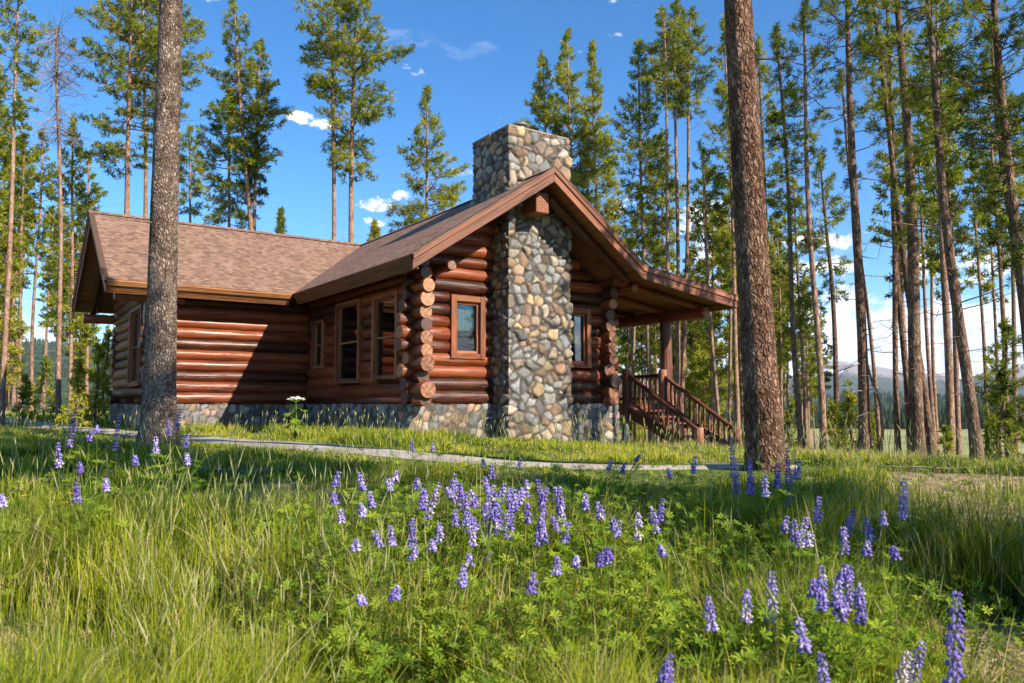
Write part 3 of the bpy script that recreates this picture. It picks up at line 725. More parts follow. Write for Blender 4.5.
# ridge caps
def cap(p, q_, side):
    rc = MB()
    p, q_ = np.array(p, float), np.array(q_, float); n = int(np.linalg.norm(q_ - p) / .14)
    for k in range(n):
        a = p + (q_ - p) * k / n; b = p + (q_ - p) * (k + 1.5) / n; b[2] += .012
        for s_ in (1, -1):
            o_ = np.array(side, float) * s_ * .13; o_[2] = -.13 * PR
            V = np.array([a + (0, 0, .012), b + (0, 0, .012), b + o_ + (0, 0, .012), a + o_ + (0, 0, .012)]); gp = V + (k * .37 + .3 * s_, k * 1.3, 0)
            rc.add(V, Q=[(0, 1, 2, 3)] if s_ > 0 else [(3, 2, 1, 0)], gp=gp)
    rc.build('ridge_cap', [M['shingle']], ro)
cap((2.5, VF - .1, 4.945), (2.5, -.75, 4.945), (1, 0, 0)); cap((2.5, .9, 4.945), (2.5, VB, 4.945), (1, 0, 0)); cap((UE - .08, 8.25, 4.945), (2.4, 8.25, 4.945), (0, 1, 0))
# structural logs showing under the roof
def single(name, p, q_, r, seed, parent=cabin, mats=None):
    m = MB(); log(m, p, q_, r, seed); return m.build(name, mats or WM, parent, True, (1,))
m = MB(); m.box((2.28, -1.22, 4.02), (2.62, -.5, 4.47), tint=.75); o = m.build('ridge_beam', [M['board']], cabin); bev(o, .03)
single('purlin', (.47, -.82, 2.76), (.47, .5, 2.76), .10, 901); single('purlin', (5.50, -.80, 2.72), (5.50, 2.5, 2.72), .105, 902)
single('porch_beam', (8.0, -.78, 2.30), (8.0, 9.5, 2.30), .145, 903)
single('porch_beam', (5.30, .0, 2.60), (5.30, 9.5, 2.60), .12, 904)
for k, v in enumerate((-.55, .75, 2.1, 3.5, 4.9, 6.3, 7.7)): single('rafter', (5.1, v, 2.87), (8.15, v, 2.44), .085, 910 + k)
for k, v in enumerate((-1.05,)): single('rafter', (2.75, v, 4.42), (5.0, v, 2.80), .10, 930 + k); single('rafter', (-.45, v, 2.72), (2.25, v, 4.46), .085, 932 + k)
for k, v in enumerate((.4, 1.6, 2.8, 4.0)): single('rafter', (-.7, v, 2.62), (.3, v, 3.28), .06, 940 + k)
for k in range(4): single('rafter', (-3.6 + k * .9, 5.1, 2.64), (-3.6 + k * .9, 6.2, 3.36), .06, 950 + k)
single('rafter', (-4.55, 5.15, 2.55), (-4.55, 8.2, 4.56), .09, 960); single('rafter', (-4.55, 8.3, 4.56), (-4.55, 11.4, 2.50), .09, 961)
single('purlin', (-4.8, 11.1, 2.42), (-3.5, 11.1, 2.42), .13, 962); single('purlin', (-4.8, 5.35, 2.44), (-3.3, 5.35, 2.44), .10, 965); single('purlin', (-4.75, 8.25, 4.45), (-3.5, 8.25, 4.45), .11, 963)
# porch: deck, posts, rails, stairs
dk = MB()
for k in range(20): dk.box((5.32, .62 + k * .15, -.06), (8.1, .62 + k * .15 + .142, -.015), tint=qh.random())
for k in range(14): dk.box((5.32, 3.62 + k * .4, -.06), (8.1, 3.62 + k * .4 + .392, -.016), tint=qh.random())
dk.box((5.32, .60, -.30), (8.1, .64, -.065)); dk.box((8.04, .64, -.30), (8.1, 9.2, -.065)); dk.build('porch_deck', [M['raillog']], cabin)
RL = [M['raillog'], M['logend']]
def hz(u, v): p = C0 + Au * u + Bu * v; return h1(p[0], p[1])
for v in (.62, 4.8, 9.0): single('porch_post', (7.95, v, hz(7.95, v) - .2), (7.95, v, 2.2), .155, 970 + int(v), mats=RL)
for (u, v, h) in ((6.45, .55, .86), (7.72, .52, .88)):
    m = MB(); log(m, (u, v, hz(u, v) - .1), (u, v, h), .115, 980 + int(u)); m.build('newel_post', RL, cabin, True, (1,))
sv0, sv1 = .50, -1.85
def railing(pts, u_or, n, lowdrop, name='stair_railing', newel=None):
    r = MB(); p, q_ = np.array(pts[0]), np.array(pts[1])
    log(r, p, q_, .052, int(p[0] * 37 + p[1] * 11) % 999); o_ = r.build(name, RL, cabin, True, (1,))
    b_ = MB(); log(b_, p - (0, 0, lowdrop), q_ - (0, 0, lowdrop), .04, 33); b_.build('lower_rail', RL, o_, True, (1,))
    for k in range(n):
        t = (k + .7) / (n + .4); c = p + (q_ - p) * t
        s_ = MB(); s_.tube([c - (0, 0, lowdrop), c - (0, 0, lowdrop * .5), c], [.026, .032, .024], 8, capmat=1, tint=qh.random(), off=k * 3.1); s_.build('baluster', RL, o_, True)
    if newel: 
        m = MB(); log(m, (newel[0], newel[1], hz(newel[0], newel[1]) - .15), (newel[0], newel[1], newel[2]), .105, 990 + int(newel[0])); m.build('newel_post', RL, o_, True, (1,))
railing([(6.45, .50, .72), (6.45, sv1 + .08, -.60)], 'v', 14, .62, newel=(6.45, sv1, -.56))
railing([(7.72, .50, .72), (7.72, sv1 + .08, -.60)], 'v', 14, .62, newel=(7.72, sv1, -.56))
railing([(7.95, .75, .74), (7.95, 4.7, .74)], 'v', 24, .62, 'porch_railing')
railing([(7.95, 4.95, .74), (7.95, 8.9, .74)], 'v', 24, .62, 'porch_railing')
st = empty('staircase', (0, 0, 0), 0, cabin); NS = 7; gb = hz(7.0, -1.7); run = (sv0 + .12 - sv1) / NS; rise = (-.02 - gb) / (NS + .3)
for k in range(NS):
    v0 = sv0 + .1 - run * (k + 1); w0 = -.02 - rise * (k + 1)
    m = MB(); m.box((6.50, v0 - .03, w0 - .055), (7.68, v0 + run, w0), tint=qh.random()); o = m.build('step', [M['raillog']], st); bev(o, .008, 1)
for u in (6.42, 7.75):
    m = MB(); beam(m, (u - .04, sv0 + .12, -.03), (u - .04, sv1, gb + .12), Z3, .27, (.08, 0, 0)); m.build('stringer', [M['raillog']], st)

# ------------------------------------------------------------------ pines
def trunk_mesh(mb, base, top, r0, rng, H, cb, seg=10, flare=1.25, wig=.12, mat=0, stubs=14, r_top=.02, tilt_lower=0):
    n = 22 if seg < 20 else 200; t = np.linspace(0, 1, n) ** (.9 if seg < 20 else 1.3)
    P = base + (top - base) * t[:, None]
    ph = rng.rand(2) * 6; amp = wig * (1 - t) * t * 4 * .5
    P[:, 0] += amp * np.sin(t * 5 + ph[0]); P[:, 1] += amp * np.sin(t * 4 + ph[1])
    L = np.linalg.norm(top - base)
    rad = r0 * (1 - t) ** .75 * (1 + (flare - 1) * np.exp(-t * L / .35)) + r_top * t
    P = np.vstack([P[0] - (0, 0, .35), P]); rad = np.concatenate([[rad[0] * 1.1], rad])
    mb.tube(P, rad, seg, mat=mat, cap=True, off=rng.rand() * 30, wob=.08 if seg < 20 else .075, seed=rng.randint(1e6))
    Z = P[:, 2]
    def at(z): return np.array([np.interp(z, Z, P[:, 0]), np.interp(z, Z, P[:, 1]), z]), np.interp(z, Z, rad)
    return at
def dead_branch(mb, at, z, rng, L, mat=0, sag=.0):
    p, r = at(z); a = rng.rand() * 6.28; d = np.array([math.cos(a), math.sin(a), sag + .25 * (rng.rand() - .4)])
    m = p + d * L * .5 + (0, 0, .04 * L * rng.randn()); e = p + d * L + np.array([0, 0, (rng.rand() - .2) * .35 * L]) + .15 * L * rng.randn(3) * (1, 1, .5)
    rb = min(.022, .006 + .008 * L) * (.7 + .6 * rng.rand())
    mb.segs([p, m], [m, e], np.array([rb, rb * .7]), np.array([rb * .7, rb * .25]), mat=mat)
    if L > .5:
        for _ in range(rng.randint(1, 4)):
            f = .4 + .5 * rng.rand(); s = p + (e - p) * f; e2 = s + (d * .5 + rng.randn(3) * .5) * L * .35
            mb.segs([s], [e2], rb * .5, rb * .15, mat=mat)
def tufts(mb, C, D, sz, tint, rng, K=15, fat=.13):
    """needle brushes: C centres, D axes, sz sizes"""
    n = len(C); ax = D / (np.linalg.norm(D, axis=1)[:, None] + 1e-9)
    rnd = rng.randn(n, K, 3); rnd /= np.linalg.norm(rnd, axis=2)[..., None]
    d = ax[:, None] * .55 + rnd * .95; d[..., 2] += .12; d /= np.linalg.norm(d, axis=2)[..., None]
    b = C[:, None] + ax[:, None] * (rng.rand(n, K, 1) - .65) * sz[:, None, None] * .9
    tip = b + d * (sz[:, None, None] * (.6 + .5 * rng.rand(n, K, 1)))
    s = np.cross(d, rng.randn(n, K, 3)); s /= np.linalg.norm(s, axis=2)[..., None] + 1e-9; w = s * (sz[:, None, None] * fat)
    mid = b + (tip - b) * .45
    V = np.stack([b, mid + w, tip, mid - w], 2).reshape(-1, 3)
    q_ = np.arange(n * K)[:, None] * 4 + np.array([[0, 1, 2, 3]])
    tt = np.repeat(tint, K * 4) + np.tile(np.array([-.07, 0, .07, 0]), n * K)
    mb.add(V, Q=q_, tint=np.clip(tt + .06 * rng.randn(len(tt)), 0, 1))
def crown_mesh(cm, tm, at, H0, cb, top, Rr, dens, rng, tsz=.2, bmat=0, tintbase=.5, K=15, shape='pine', fat=.13):
    Hc = top - cb; nb = max(6, int(dens * Hc * 7.5)); CC, DD, SS, TT = [], [], [], []; S0, S1, SR = [], [], []
    for i in range(nb):
        t = (i + rng.rand()) / nb; t = t ** 1.05
        z = cb + Hc * t; p, r = at(min(z, top - .05))
        if shape == 'young': prof = (1 - t) ** .85 * 1.0 + .04
        elif shape == 'cone': prof = min(1, (1 - t) * 1.35 + .05) * (.75 + .25 * min(1, t * 4))
        else: prof = (min(1, (1 - t) * 2.1 + .10)) * (.45 + .55 * min(1, (t + .05) * 2.2))
        L = Rr * prof * (.55 + .6 * rng.rand())
        if rng.rand() < .12: L *= 1.3
        a = rng.rand() * 6.283
        el_ = -.18 + .85 * t ** 1.3 + .16 * rng.randn()
        d = np.array([math.cos(a) * math.cos(el_), math.sin(a) * math.cos(el_), math.sin(el_)])
        curve = np.array([0, 0, .16 * L * (1 if t > .3 else .4)])
        e = p + d * L + curve; m = p + d * L * .55 + curve * .15
        rb = min(.03, .008 + .013 * L)
        tm.segs([p, m], [m, e], np.array([rb, rb * .65]), np.array([rb * .65, rb * .3]), mat=bmat)
        btint = tintbase + .16 * rng.randn()
        nt = max(3, int(L * 11 * (1 + .2 * rng.rand()))) 
        for k in range(nt):
            f = 1 - .68 * (k / nt) ** 1.1 * (1 if L > .5 else .8)
            c = (p + (m - p) * f / .55) if f < .55 else (m + (e - m) * (f - .55) / .45)
            if k: 
                lat = np.cross(d, [0, 0, 1.]); lat /= np.linalg.norm(lat) + 1e-9
                o_ = lat * rng.randn() * .2 * L ** .7 * (1.35 - f) * 1.6 + np.array([0, 0, .09 * rng.randn() + .03])
                if rng.rand() < .5: S0.append(c - d * .12); S1.append(c + o_); SR.append(rb)
                c = c + o_; dd = d + o_ * 1.2 + np.array([0, 0, .35])
            else: dd = d + np.array([0, 0, .35])
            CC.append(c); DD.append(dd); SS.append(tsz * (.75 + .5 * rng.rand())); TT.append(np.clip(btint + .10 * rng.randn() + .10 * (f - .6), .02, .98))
    # leader
    p, _ = at(top - .03); 
    for k in range(3): CC.append(p + (0, 0, -.14 * k)); DD.append(np.array([0, 0, 1.])); SS.append(tsz * .8); TT.append(tintbase)
    if S0: tm.segs(S0, S1, np.array(SR) * .4, np.array(SR) * .15, mat=bmat)
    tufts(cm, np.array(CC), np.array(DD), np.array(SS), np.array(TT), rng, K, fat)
def ybase(bx, Y):
    x = (bx - CX) / F * Y; return np.array([x, Y, h1(x, Y)])
def pine(seed, base, top, cb, Rr, dens=1., r0=.12, tsz=.2, bark='bark_pale', tint=.5, dead=10, deadL=.55, K=18, shape='pine', seg=9, name='pine_tree', flare=1.25, fat=.085, wig=.12):
    """base/top world points; cb world z where green crown starts"""
    rng = rs(seed); o = empty(name, tuple(base)); base0 = np.zeros(3); top0 = top - base; cbz = cb - base[2]
    tm, cm = MB(), MB(); H = top0[2]
    at = trunk_mesh(tm, base0, top0, r0, rng, H, cbz, seg, flare, wig)
    for _ in range(dead):
        z = rng.uniform(.22, .98) * min(cbz, H * .9) if rng.rand() < .8 else rng.uniform(cbz, cbz + .4 * (H - cbz))
        dead_branch(tm, at, z, rng, deadL * rng.uniform(.25, 1.3) * (.5 + .5 * z / max(cbz, .1)))
    crown_mesh(cm, tm, at, H, cbz, H, Rr, dens, rng, tsz, 0, tint, K, shape, fat)
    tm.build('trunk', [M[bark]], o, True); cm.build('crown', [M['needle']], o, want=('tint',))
    return o
# px spec: base x, depth, point on the trunk line (x,y) , crown top y, crown low y, crown half width px, trunk width px
def ptree(seed, label, bx, Y, tx, ty, topy, lowy, hw, wpx, group=None, **kw):
    b = ybase(bx, Y); t = pix(tx, ty, Y); tp = pix(CX, topy, Y)[2]; hw *= 1.22; k = (tp - b[2]) / (t[2] - b[2])
    top = b + (t - b) * k; top[2] = tp; cb = pix(CX, lowy, Y)[2]
    kw['tsz'] = .12 + .0038 * (Y - 12); kw['K'] = 26 if Y < 22 else 18; kw['fat'] = .06 if Y < 22 else .085; kw['dens'] = kw.get('dens', 1.) * (1.9 if Y < 20 else 1.5); kw['deadL'] = .7 * kw.get('deadL', .6)
    o = pine(seed, b, top, cb, hw / F * Y, r0=wpx / F * Y / 2 * 1.03, **kw)
    return tag(o, label, 'pine tree', group)
GB = 'pines rising behind the cabin roof'; GRT = 'pines standing right of the cabin'; GL = 'pines left of the cabin'
ptree(1, 'bushy yellow-green pine cut by the left edge of the photo', -12, 26, -8, 20, 15, 385, 33, 7, GL, dens=1.5, shape='cone', tint=.66)
ptree(3, 'slim sparse pine just left of the dead tree, bare pale trunk', 33, 30, 42, 132, 130, 255, 15, 3.6, GL, dens=.8, dead=14, tint=.5)
ptree(4, 'bushy pine directly right of the dead tree', 72, 31, 73, 124, 120, 330, 27, 4, GL, dens=1.1, tint=.6, shape='cone')
ptree(5, 'thin bare-stemmed pine near the left edge with a small crown', 20, 28, 24, 150, 146, 215, 9, 3.6, GL, dens=.7, dead=16)
ptree(6, 'thicker reddish pine trunk near the left edge', 4, 22, 9, 240, -25, 120, 28, 5.5, GL, dens=.8, tint=.45)
ptree(7, 'tall pine with a dark tufted crown, first from the left above the wing ridge', 122, 30, 131, 40, -14, 165, 46, 7.5, GB, dens=.85, tint=.44, dead=12, deadL=1.2, tsz=.25)
ptree(8, 'tall pine with pale pink stem half hidden by the big grey trunk', 146, 31, 143, 5, -45, 60, 34, 5.5, GB, dens=.8, dead=16, deadL=1.2)
ptree(9, 'pine closest behind the big grey trunk, paired pale stem', 149, 33, 157, 60, -10, 110, 44, 5, GB, dens=.8, dead=10)
ptree(10, 'small pine crown peeping out right of the big grey trunk', 188, 35, 190, 130, 128, 215, 15, 4, GB, dens=.9, dead=10)
ptree(11, 'tall tapering pine, highest of the trio over the wing roof', 268, 30, 234, 6, 3, 175, 24, 6, GB, dens=.85, bark='bark_pale', tint=.52, dead=10)
ptree(12, 'pine with short dead top branches, right of the trio over the wing roof', 250, 30.6, 260, 50, 44, 195, 26, 5, GB, dens=.9, tint=.42)
ptree(13, 'low broad pine, left of the trio over the wing roof', 228, 31, 229, 94, 92, 225, 35, 4.5, GB, dens=1., tint=.5)
ptree(14, 'small pointed spruce tip showing above the wing ridge', 282, 46, 281, 212, 210, 300, 10, 3, GB, dens=1.6, shape='young', tint=.4)
ptree(15, 'tall pine with long reddish stem, left of the pair in the middle of the roof', 334, 28, 332, 10, -8, 95, 33, 6.3, GB, dens=.75, dead=14, deadL=1.1, tint=.5, tsz=.23)
ptree(16, 'very tall dense pine, right of the pair in the middle of the roof', 349, 28.5, 356, 10, -30, 175, 35, 7, GB, dens=1.15, dead=10, deadL=1., tint=.5, tsz=.23)
ptree(17, 'small leafy pine tip at the roof valley', 374, 40, 375, 225, 223, 290, 13, 3, GB, dens=1.9, shape='cone', tint=.85)
ptree(18, 'rounded open pine standing alone left of the chimney', 423, 30, 427, 92, 88, 240, 33, 5, GB, dens=.95, shape='cone', tint=.58)
ptree(19, 'broad pine touching the right side of the chimney top', 584, 32, 567, 34, 31, 275, 33, 5, GB, dens=1.15, tint=.6, shape='cone')
ptree(20, 'lower pine crown directly behind the chimney', 552, 32.5, 543, 60, 57, 220, 20, 4, GB, dens=1.2, tint=.56)
ptree(21, 'pine behind the right roof slope with a dense pale crown', 604, 33, 592, 48, 45, 300, 27, 4.5, GB, dens=1.2, tint=.66, shape='cone')
ptree(22, 'narrow pine with one straight stem above the porch roof', 650, 29, 638, 46, 43, 300, 27, 5, GB, dens=.95, tint=.5, dead=12)
ptree(23, 'left stem of the three close pines above the porch roof', 672, 28, 664, 20, 12, 105, 20, 4.6, GB, dens=1.1, dead=22, deadL=.9, tint=.5)
ptree(24, 'middle stem of the three close pines above the porch roof', 676, 28.4, 675, 20, 4, 110, 20, 5, GB, dens=1.1, dead=18, deadL=.9, tint=.55)
ptree(25, 'right stem of the three close pines above the porch roof', 679, 28.8, 690, 20, 11, 115, 20, 5, GB, dens=1.1, dead=16, deadL=.9, tint=.5)
ptree(26, 'short young pine between the narrow pine and the three close stems', 668, 34, 661, 140, 136, 270, 19, 3.6, GB, dens=1., tint=.66)
ptree(27, 'thin pine with small crown left of the big brown trunk', 720, 26, 702, 152, 148, 250, 18, 4, GRT, dens=.8, dead=14, tint=.42)
ptree(28, 'tall pine partly hidden by the left side of the big brown trunk', 738, 27, 724, 24, 20, 275, 20, 5, GRT, dens=1., tint=.48)
ptree(29, 'pine partly hidden by the right side of the big brown trunk', 768, 25, 759, 45, 42, 240, 16, 4.6, GRT, dens=1., tint=.5)
ptree(30, 'slender pine with dark crown, first from the big brown trunk', 800, 17, 776, 32, 28, 215, 17, 5.6, GRT, dens=.9, dead=12, tint=.4, bark='bark_dark')
ptree(31, 'slender pine with sparse tufted crown, second from the big brown trunk', 821, 16, 803, 10, 2, 175, 24, 6.5, GRT, dens=.75, dead=12, tint=.42, bark='bark_pale')
ptree(32, 'shorter dark pine between two taller stems, leaning slightly', 838, 21, 821, 165, 158, 300, 20, 6, GRT, dens=.9, tint=.38, bark='bark_dark')
ptree(33, 'stout straight pine trunk, thickest left of the valley view', 862, 15, 848, 8, -70, 75, 40, 10.5, GRT, dens=.7, dead=20, deadL=1.3, tint=.42, bark='bark_dark', seg=12)
ptree(34, 'thin pale leaning pine just right of the stout dark trunk', 878, 17.5, 857, 225, 70, 190, 13, 4, GRT, dens=.5, dead=12, tint=.45)
ptree(36, 'thin straight pine in the middle of the valley view', 895, 16, 888, 46, -30, 190, 26, 5.6, GRT, dens=.5, dead=26, deadL=1.2, tint=.45, bark='bark_dark')
ptree(37, 'thickest dark pine right of the valley view, tufts low on its trunk', 915, 14.5, 898, 12, -110, 235, 36, 13, GRT, dens=.5, dead=18, deadL=1., tint=.4, bark='bark_dark', seg=12)
ptree(38, 'reddish pine pressed against the left of the thickest trunk', 909, 17, 902, 300, 60, 170, 18, 6.5, GRT, dens=.7, dead=8, bark='bark_dark')
ptree(39, 'leaning dark pine crossing behind the thickest trunk', 930, 15.6, 908, 270, -40, 120, 28, 8, GRT, dens=.6, dead=10, bark='bark_dark')
ptree(40, 'long leaning pine with bare curved side branches', 974, 13.2, 930, 33, -75, 160, 42, 11, GRT, dens=.62, dead=26, deadL=1.5, tint=.42, bark='bark_dark', seg=12)
ptree(41, 'dark dense pine at the right edge of the photo', 1040, 13, 996, 10, -110, 270, 40, 13, GRT, dens=.95, dead=14, deadL=1.2, tint=.26, bark='bark_dark', seg=12)
ptree(42, 'small full pine low at the right edge', 1012, 19, 1005, 330, 322, 440, 26, 4, GRT, dens=1.2, shape='cone', tint=.45)
ptree(43, 'pine trunk beside the dark dense one at the right edge', 1030, 15, 1008, 200, 20, 280, 26, 7, GRT, dens=.8, tint=.35, bark='bark_dark')
# the two big trunks in front
def big(seed, label, bx, Y, tx, ty, H, r0, barkm, cb, Rr, X=None):
    b = ybase(bx, Y); t = pix(tx, ty, Y); k = H / (t[2] - b[2]); top = b + (t - b) * k
    o = pine(seed, b, top, b[2] + cb, Rr, 1.0, r0, .2, barkm, .45, 12, .8, seg=56, flare=1.5 if seed == 51 else 1.25, fat=.15, wig=.05); return tag(o, label, 'pine tree', 'big trunks in front of the cabin')
big(51, 'big grey scaly pine trunk in front of the cabin wing', 161, 10.96, 171, 0, 16, .212, 'bark_grey', 7.5, 1.5)
big(52, 'big reddish brown scaly pine trunk beside the porch steps', 764, 7.7, 738, 0, 15, .172, 'bark_brown', 7.2, 1.4)
# dead trees
def deadtree(seed, bx, Y, tx, ty, wpx, label, tw, zlo):
    b = ybase(bx, Y); t = pix(tx, ty, Y); rng = rs(seed); o = empty('dead_tree', tuple(b)); tm = MB(); bm_ = MB(); top = t - b
    at = trunk_mesh(tm, np.zeros(3), top, wpx / F * Y / 2 * 1.1, rng, top[2], 1, 9, wig=.2)
    for _ in range(tw):
        z = top[2] * rng.uniform(zlo, 1) ; dead_branch(bm_, at, z, rng, 1.15 * rng.uniform(.3, 1.1), sag=-.35 if rng.rand() < .6 else .5)
        if rng.rand() < .7: dead_branch(bm_, at, z + .1, rng, .7 * rng.rand() + .2, sag=-.6)
    tm.build('trunk', [M['bark_pale']], o, True); bm_.build('branches', [M['bark_dead']], o, True); return tag(o, label, 'dead tree')
deadtree(61, 61, 25, 57, 26, 4.6, 'dead pine with a grey twiggy top at the far left', 150, .70)
deadtree(62, 878, 15, 866, 335, 2.6, 'thin dead leaning stem in the valley view', 5, .3)
# young pines
def young(seed, bx, Y, topy, hw, label, tint=.6, group='young pines among the trunks'):
    b = ybase(bx, Y); tp = pix(bx, topy, Y); tp[0] = b[0] + .02
    o = pine(seed, b, tp, b[2] + .1, hw / F * Y, 2.4, .03, .14, 'bark_dark', tint, 0, K=14, shape='young', name='young_pine', fat=.12); return tag(o, label, 'young pine', group)
young(71, 848, 15.5, 392, 20, 'young yellow-green pine at the foot of the stout dark trunk', .72); young(72, 832, 17, 405, 18, 'young pine left of the stout dark trunk base', .6)
young(73, 866, 18, 418, 14, 'low young pine between the stout trunk and the leaning dead stem', .7); young(74, 944, 18, 428, 15, 'low young pine between the thickest trunk and the long leaning one', .5)
young(75, 1000, 16, 372, 24, 'young dark pine low at the right edge', .35); young(76, 986, 20, 425, 12, 'tiny young pine right of the long leaning trunk', .4)
young(77, 96, 21, 345, 20, 'bright young pine by the left end of the cabin wing', .8); young(78, 78, 20, 362, 15, 'small bright young pine left of the cabin wing', .75)
young(79, 106, 24, 330, 16, 'taller young pine behind the far corner of the wing', .7); young(80, 25, 22, 378, 13, 'low young pine at the far left', .6); young(81, 45, 26, 360, 16, 'young pine in the shade at the far left', .5)
young(82, 790, 22, 405, 13, 'young pine right of the big brown trunk', .55); young(83, 768, 24, 425, 12, 'tiny young pine just behind the big brown trunk', .5); young(84, 926, 21, 440, 9, 'tiny young pine at the foot of the crossing trunks', .55)
# forest further back: six individuals, copied with their parts
protos = []
specs = [(13.5, .18, 1.25, 1.0, .6), (15, .45, 1.1, .95, .5), (14, .55, .95, .9, .45), (12, .3, 1.2, 1.0, .62), (16, .6, 1.0, .9, .5), (10, .15, 1.1, 1.1, .55), (14.5, .65, .8, .8, .5)]
for i, (H, c, Rr, dn, ti) in enumerate(specs):
    o = pine(200 + i, np.zeros(3), np.array([.3 * (i % 3 - 1), 0, H]), H * c, Rr, dn, .10 + .01 * (i % 3), .22, 'bark_pale', ti, 12, .9, K=14, seg=7, fat=.12, shape='cone' if c < .35 else 'pine'); protos.append(o)
rngf = rs(9); used = set(); placed = []
def farpine(x, y, lab, grp, allow=range(7), smin=.85, smax=1.15):
    i = rngf.choice(list(allow)); o = protos[i] if i not in used else copy_tree(protos[i]); used.add(i)
    o.location = (x, y, h1(x, y)); s = rngf.uniform(smin, smax); o.scale = (s, s, s); o.rotation_euler = (rngf.randn() * .02, rngf.randn() * .02, rngf.rand() * 6.28)
    tag(o, lab, 'pine tree', grp); placed.append((x, y))
def scatter(n, a0, a1, y0, y1, lab, grp, mind=1.3, **kw):
    k = 0; tries = 0
    while k < n and tries < n * 40:
        tries += 1; Y = y0 + (y1 - y0) * rngf.rand() ** .85; x = (a0 + (a1 - a0) * rngf.rand() - CX) / F * Y
        # keep clear of the cabin
        u = (np.array([x, Y, 0]) - C0) @ Au; v = (np.array([x, Y, 0]) - C0) @ Bu
        if -7 < u < 10 and -5 < v < 13: continue
        if any((x - a) ** 2 + (Y - b) ** 2 < mind ** 2 for a, b in placed): continue
        farpine(x, Y, lab, grp, **kw); k += 1
scatter(30, -110, 118, 30, 62, 'one of the crowded pines left of the cabin wing', 'forest pines left of the wing', smin=.7, smax=.95)
scatter(26, 118, 205, 62, 85, 'one of the far pines hidden low behind the wing roof', 'forest pines behind the wing', smin=.6, smax=.75)
scatter(44, 596, 752, 33, 64, 'one of the crowded slim pines seen through and behind the porch', 'forest pines behind the porch', allow=(1, 2, 3, 4, 6), smin=.72, smax=1.02)
scatter(16, 600, 770, 64, 95, 'one of the farthest pines seen beneath the porch roof', 'far pines beyond the porch', smin=.8, smax=1.1)
scatter(13, 768, 822, 26, 52, 'one of the slim pines between the big brown trunk and the valley view', 'forest pines beside the valley view', allow=(1, 2, 4, 6), smin=.6, smax=.9)
scatter(10, 890, 1015, 22, 34, 'one of the slim pines standing back between the right hand trunks', 'forest pines among the right trunks', allow=(2, 4, 6), smin=.8, smax=1.05)
scatter(7, 1030, 1150, 18, 40, 'one of the pines thickening the wood at the right edge', 'forest pines at the right edge', smin=.8, smax=1.)
# trees around the photographer whose crowns shade the meadow
for k, (x, y, H, cbf, Rr) in enumerate(((8.5, -1.0, 15.5, 8.3, 1.9), (11.0, -1.9, 9.8, 5.6, 1.3), (6.6, -.6, 14, 8.6, 1.9), (9.6, -7.2, 10, 6.2, 1.2))):
    b = np.array([x, y, h1(x, y)]); o = pine(240 + k, b, b + (.1, .1, H), b[2] + cbf, Rr, 1.7, .12, .22, 'bark_dark', .5, 8, .6, K=14, seg=8, fat=.12)
    tag(o, 'pine outside the photo whose shadow falls on the meadow', 'pine tree', 'pines around the viewer')
for i, o in enumerate(protos):
    if i not in used: farpine(-26 - i * 2, 48, 'one of the crowded pines left of the cabin wing', 'forest pines left of the wing', allow=(i,))

# ------------------------------------------------------------------ grass and ground growth
def in_house(x, y, pad=0.):
    p0 = x - C0[0]; p1 = y - C0[1]; u = p0 * Au[0] + p1 * Au[1]; v = p0 * Bu[0] + p1 * Bu[1]
    return ((u > -.12 - pad) & (u < 5.5) & (v > -.15 - pad) & (v < 11)) | ((u > -4.1 - pad) & (u < 5) & (v > 5.7 - pad) & (v < 11)) | ((u > 1.85) & (u < 3.7) & (v > -.78 - pad) & (v < 1))
def under_porch(x, y):
    p0 = x - C0[0]; p1 = y - C0[1]; u = p0 * Au[0] + p1 * Au[1]; v = p0 * Bu[0] + p1 * Bu[1]
    return (u > 5.5) & (u < 8.1) & (v > .6) & (v < 10)
def blades(mb, x, y, h, w, bend, az, tint, z0=None):
    n = len(x); z = hground(x, y) - .01 if z0 is None else z0
    d = np.stack([np.cos(az), np.sin(az)], 1); s = np.stack([-np.sin(az), np.cos(az)], 1)
    q = rs(int(n) % 9999); tw = q.rand(n) * 6.28; s = np.stack([np.cos(tw), np.sin(tw)], 1)
    B = np.stack([x, y, z], 1); out = []
    for t, ws in ((0, .8), (.38, 1.), (.72, .7)):
        c = B.copy(); c[:, :2] += d * (bend * h * t ** 2)[:, None]; c[:, 2] += h * t * (1 - .25 * bend * t)
        o = np.zeros((n, 3)); o[:, :2] = s * (w * ws * .5)[:, None]; out += [c - o, c + o]
    c = B.copy(); c[:, :2] += d * (bend * h)[:, None]; c[:, 2] += h * (1 - .35 * bend); out.append(c)
    V = np.stack(out, 1).reshape(-1, 3); b = np.arange(n)[:, None] * 7
    Q = np.concatenate([b + np.array([[0, 1, 3, 2]]), b + np.array([[2, 3, 5, 4]])]); T = b + np.array([[4, 5, 6]])
    tt = (tint[:, None] + np.array([-.10, -.10, 0, 0, .04, .04, .06])).ravel()  # blade feet tinted darker: shade near the ground put into the colour
    mb.add(V, T=T, Q=Q, tint=np.clip(tt, 0, 1))
def frus(n, y0, y1, a, q, ext=.80):
    t = q.rand(n); Y = (y0 ** (1 - a) + (y1 ** (1 - a) - y0 ** (1 - a)) * t) ** (1 / (1 - a)); return (q.rand(n) * 2 - 1) * ext * Y, Y
q = rs(12)
x, y = frus(560000, 1.25, 30, .55, q)
s_ = .75 * x + .66 * y; pd = path_dist(x, y); cv = cover(x, y)
side = (x * .72 + y * .69)                                    # beyond the path, towards the cabin
beyond = ((x + 3.1) * .74 + (y - 11.7) * .67 > 0) & (x < 2.2)
clump = fbm(x * 2.1, y * 2.1, 71, 3); big_ = fbm(x * .5, y * .5, 72, 3); fine = vnoise(x * 9, y * 9, 73)
